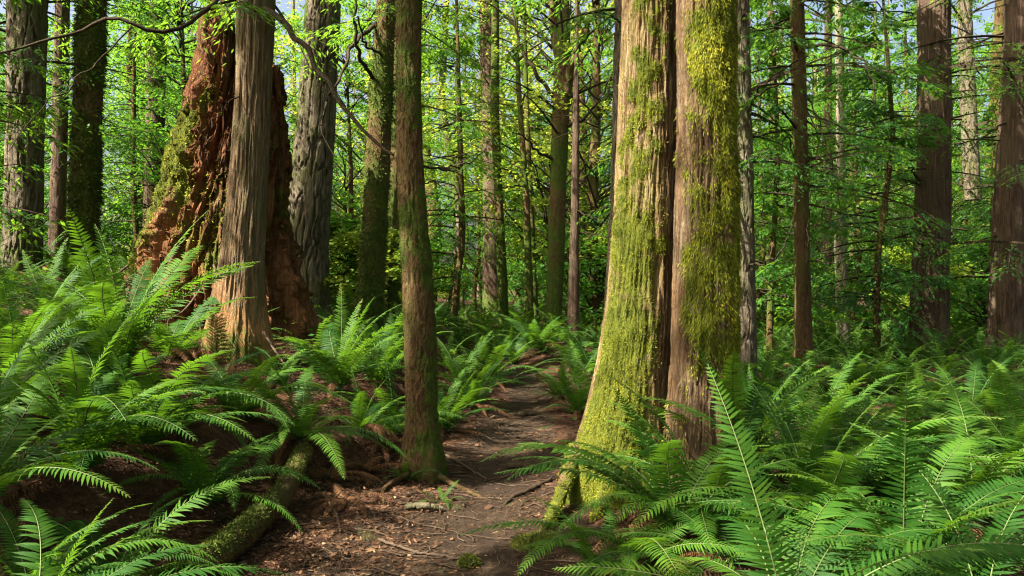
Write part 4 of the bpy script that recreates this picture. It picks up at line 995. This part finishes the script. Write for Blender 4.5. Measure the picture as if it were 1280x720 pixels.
# low moss pad by the trail
def moss_pad(px, Yd, r, label):
    x, z0 = xat(px, Yd), h1(xat(px, Yd), Yd)
    th = np.arange(40)/40*2*PI; rho = np.linspace(1.15, .02, 14)[:, None]
    rr = r*rho*(1+.25*fbm(np.cos(th)*1.5, np.sin(th)*1.5, 0*th+px, 3, 2))[None]
    gx_, gy_ = rr*np.cos(th)[None], rr*np.sin(th)[None]*.8
    zz = H(x+gx_, Yd+gy_)-z0+.055*np.sqrt(np.clip(1-rho**2, 0, 1))*(1+.4*fbm(gx_*12, gy_*12, 0*gx_, 6, 3))-.012*(rho > 1)
    G = np.stack([gx_, gy_, zz], -1)
    root = thing('moss_cushion', label, 'moss', (x, Yd, z0))
    obj('mound', mesh('mound', G.reshape(-1, 3), [grid_faces(14, 40)], M['bark_pair'], {'moss': np.ones(14*40)}), root)
    obj('tufts', moss_tufts(G, np.ones((14, 40)), 3500, .016, M['moss_dark'], 3, -.5), root)
moss_pad(668, 4.55, .14, 'low green moss cushion at the trail foot below the mossy root')
moss_pad(585, 4.3, .06, 'very small moss cushion in the middle of the trail foot')

# leaf litter, needles and twigs: uncountable
def litter(n, ylo, yhi, alo, ahi, l0, l1, asp, name, label, tiltv=.35, lift=.006, rn=(0, 1), zone=None):
    y = np.sqrt(R.uniform(ylo**2, yhi**2, n)); x = R.uniform(alo, ahi, n)*y
    k = (fbm(x*1.5, y*1.5, 0*x, 62, 3)+.5*fbm(x*5, y*5, 0*x, 63, 2)) > R.uniform(-.75, .5, n)
    dc = np.abs(x-np.interp(y, TR_Y, TR_X)+.15*fbm(y*.8, 0*y, 0*y, 64, 2))/np.interp(y, TR_Y, TR_W); k &= R.random(len(x)) < .25+.75*sstep(.15, .7, dc)     # trodden clear down the middle
    x, y = x[k], y[k]; n = len(x)
    z = H(x, y)+lift*(.3+R.random(n))
    az = R.random(n)*2*PI
    D = np.stack([np.cos(az), np.sin(az), tiltv*.5*R.normal(size=n)], 1); N = np.array([0, 0, 1.])+R.normal(size=(n, 3))*tiltv
    l = R.uniform(l0, l1, n)
    V, F = cards(np.stack([x, y, z], 1), D, N, l, l*asp*(.6+.8*R.random(n)))
    me = MB().add(V, F, 0, np.repeat(np.clip(R.uniform(*rn, n), 0, 1), 4)).build(name, M['litter'], False)
    tag(obj(name, me), label, 'litter', kind='stuff')
litter(100000, 3.2, 11, -.5, .30, .008, .030, .4, 'fallen_leaves', 'dry brown leaf crumbs scattered over the trail and bank')
litter(700, 3.2, 10, -.45, .2, .03, .065, .6, 'fallen_leaves', 'larger dry maple leaves lying on the trail', .3, .015, (.3, 1))
litter(60000, 3.2, 9, -.4, .25, .03, .08, .05, 'fallen_needles', 'brown needles carpeting the trail', .25, .008, (.1, 1))
litter(34000, 3.0, 9.5, -.7, -.08, .015, .05, .4, 'fallen_leaves', 'reddish dead leaves and frond scraps covering the slope between the ferns', .5, .012, (.3, 1))
litter(22000, 5, 20, -.7, .72, .04, .10, .5, 'fallen_leaves', 'leaf litter over the wider forest floor')
mb = MB()
for k in range(900):
    y = math.sqrt(random.uniform(3.4**2, 9**2)); x = random.uniform(-.42, .16)*y; a = random.uniform(0, PI); L = random.uniform(.06, .35)
    s_ = np.linspace(-.5, .5, 6)*L
    X_ = x+np.cos(a)*s_+.08*L*np.sin(s_*20/L*.3+k); Y_ = y+np.sin(a)*s_
    V, F = tube(np.stack([X_, Y_, H(X_, Y_)+.008+.006*random.random()], 1), np.linspace(.004, .002, 6)*random.uniform(.6, 1.4), 4); mb.add(V, F, 0)
tag(obj('twigs', mb.build('twigs', M['twig'])), 'small dead twigs strewn over the trail', 'twigs', kind='stuff')
# ground cover between the ferns
def ground_cover():
    n = 36000
    y = np.sqrt(R.uniform(6**2, 30**2, n)); x = R.uniform(-.8, .8, n)*y
    k = (fbm(x*.9, y*.9, 0*x, 71, 3) > -.05) & ((np.abs(x-np.interp(y, TR_Y, TR_X)) > np.interp(y, TR_Y, TR_W)+.15) | (y > 13))
    k &= ~((x < -.6) & (x > -3.6) & (y < 8.6))
    x, y = x[k], y[k]; n = len(x)
    C = np.stack([x, y, H(x, y)+.02+.22*R.random(n)**2], 1)
    az = R.random(n)*2*PI; D = np.stack([np.cos(az), np.sin(az), .2+.4*R.normal(size=n)], 1); N = np.array([0, 0, 1.])+R.normal(size=(n, 3))*.4
    l = (.035+.04*R.random(n))*(1+.03*y)
    V, F = cards(C, D, N, l, l*.7)
    tag(obj('ground_cover', MB().add(V, F, 0, np.repeat(R.random(n), 4)).build('ground_cover', M['cedar'], False)), 'low leafy green ground cover between the ferns', 'ground cover', kind='stuff')
ground_cover()

# ------------------------------------------------------------------ sky, sun, camera
w = bpy.data.worlds.new('World'); scn.world = w; w.use_nodes = True
nt = w.node_tree; nt.nodes.clear()
sky = nt.nodes.new('ShaderNodeTexSky'); sky.sky_type = 'NISHITA'; sky.sun_disc = False
sky.sun_elevation = SUN_EL; sky.sun_rotation = SUN_AZ
sky.air_density = .9; sky.dust_density = 8.0; sky.ozone_density = .1
bg = nt.nodes.new('ShaderNodeBackground'); bg.inputs[1].default_value = .075
ow = nt.nodes.new('ShaderNodeOutputWorld'); nt.links.new(sky.outputs[0], bg.inputs[0]); nt.links.new(bg.outputs[0], ow.inputs[0])
sun = bpy.data.lights.new('sun', 'SUN'); sun.energy = 5.0; sun.angle = math.radians(.5); sun.color = (1, .93, .80)
so = bpy.data.objects.new('sun', sun); COL.objects.link(so); so.location = (-20, -10, 30)
so.rotation_euler = Vector(S).to_track_quat('Z', 'Y').to_euler()
cam = bpy.data.cameras.new('camera'); cam.sensor_width = 36; cam.lens = 36*FPX/1280; cam.clip_end = 1000; cam.clip_start = .05
co = bpy.data.objects.new('camera', cam); COL.objects.link(co); co.location = (0, 0, CAMZ); co.rotation_euler = (PI/2, 0, 0)
scn.camera = co
scn.view_settings.view_transform = 'Standard'; scn.view_settings.look = 'None'; scn.view_settings.gamma = 1
scn.view_settings.exposure = 2.3
cy = scn.cycles
cy.pixel_filter_type = 'BLACKMAN_HARRIS'; cy.filter_width = 1.15
cy.max_bounces = 7; cy.diffuse_bounces = 5; cy.glossy_bounces = 2; cy.transmission_bounces = 5; cy.transparent_max_bounces = 4
cy.sample_clamp_indirect = 6; cy.caustics_reflective = False; cy.caustics_refractive = False
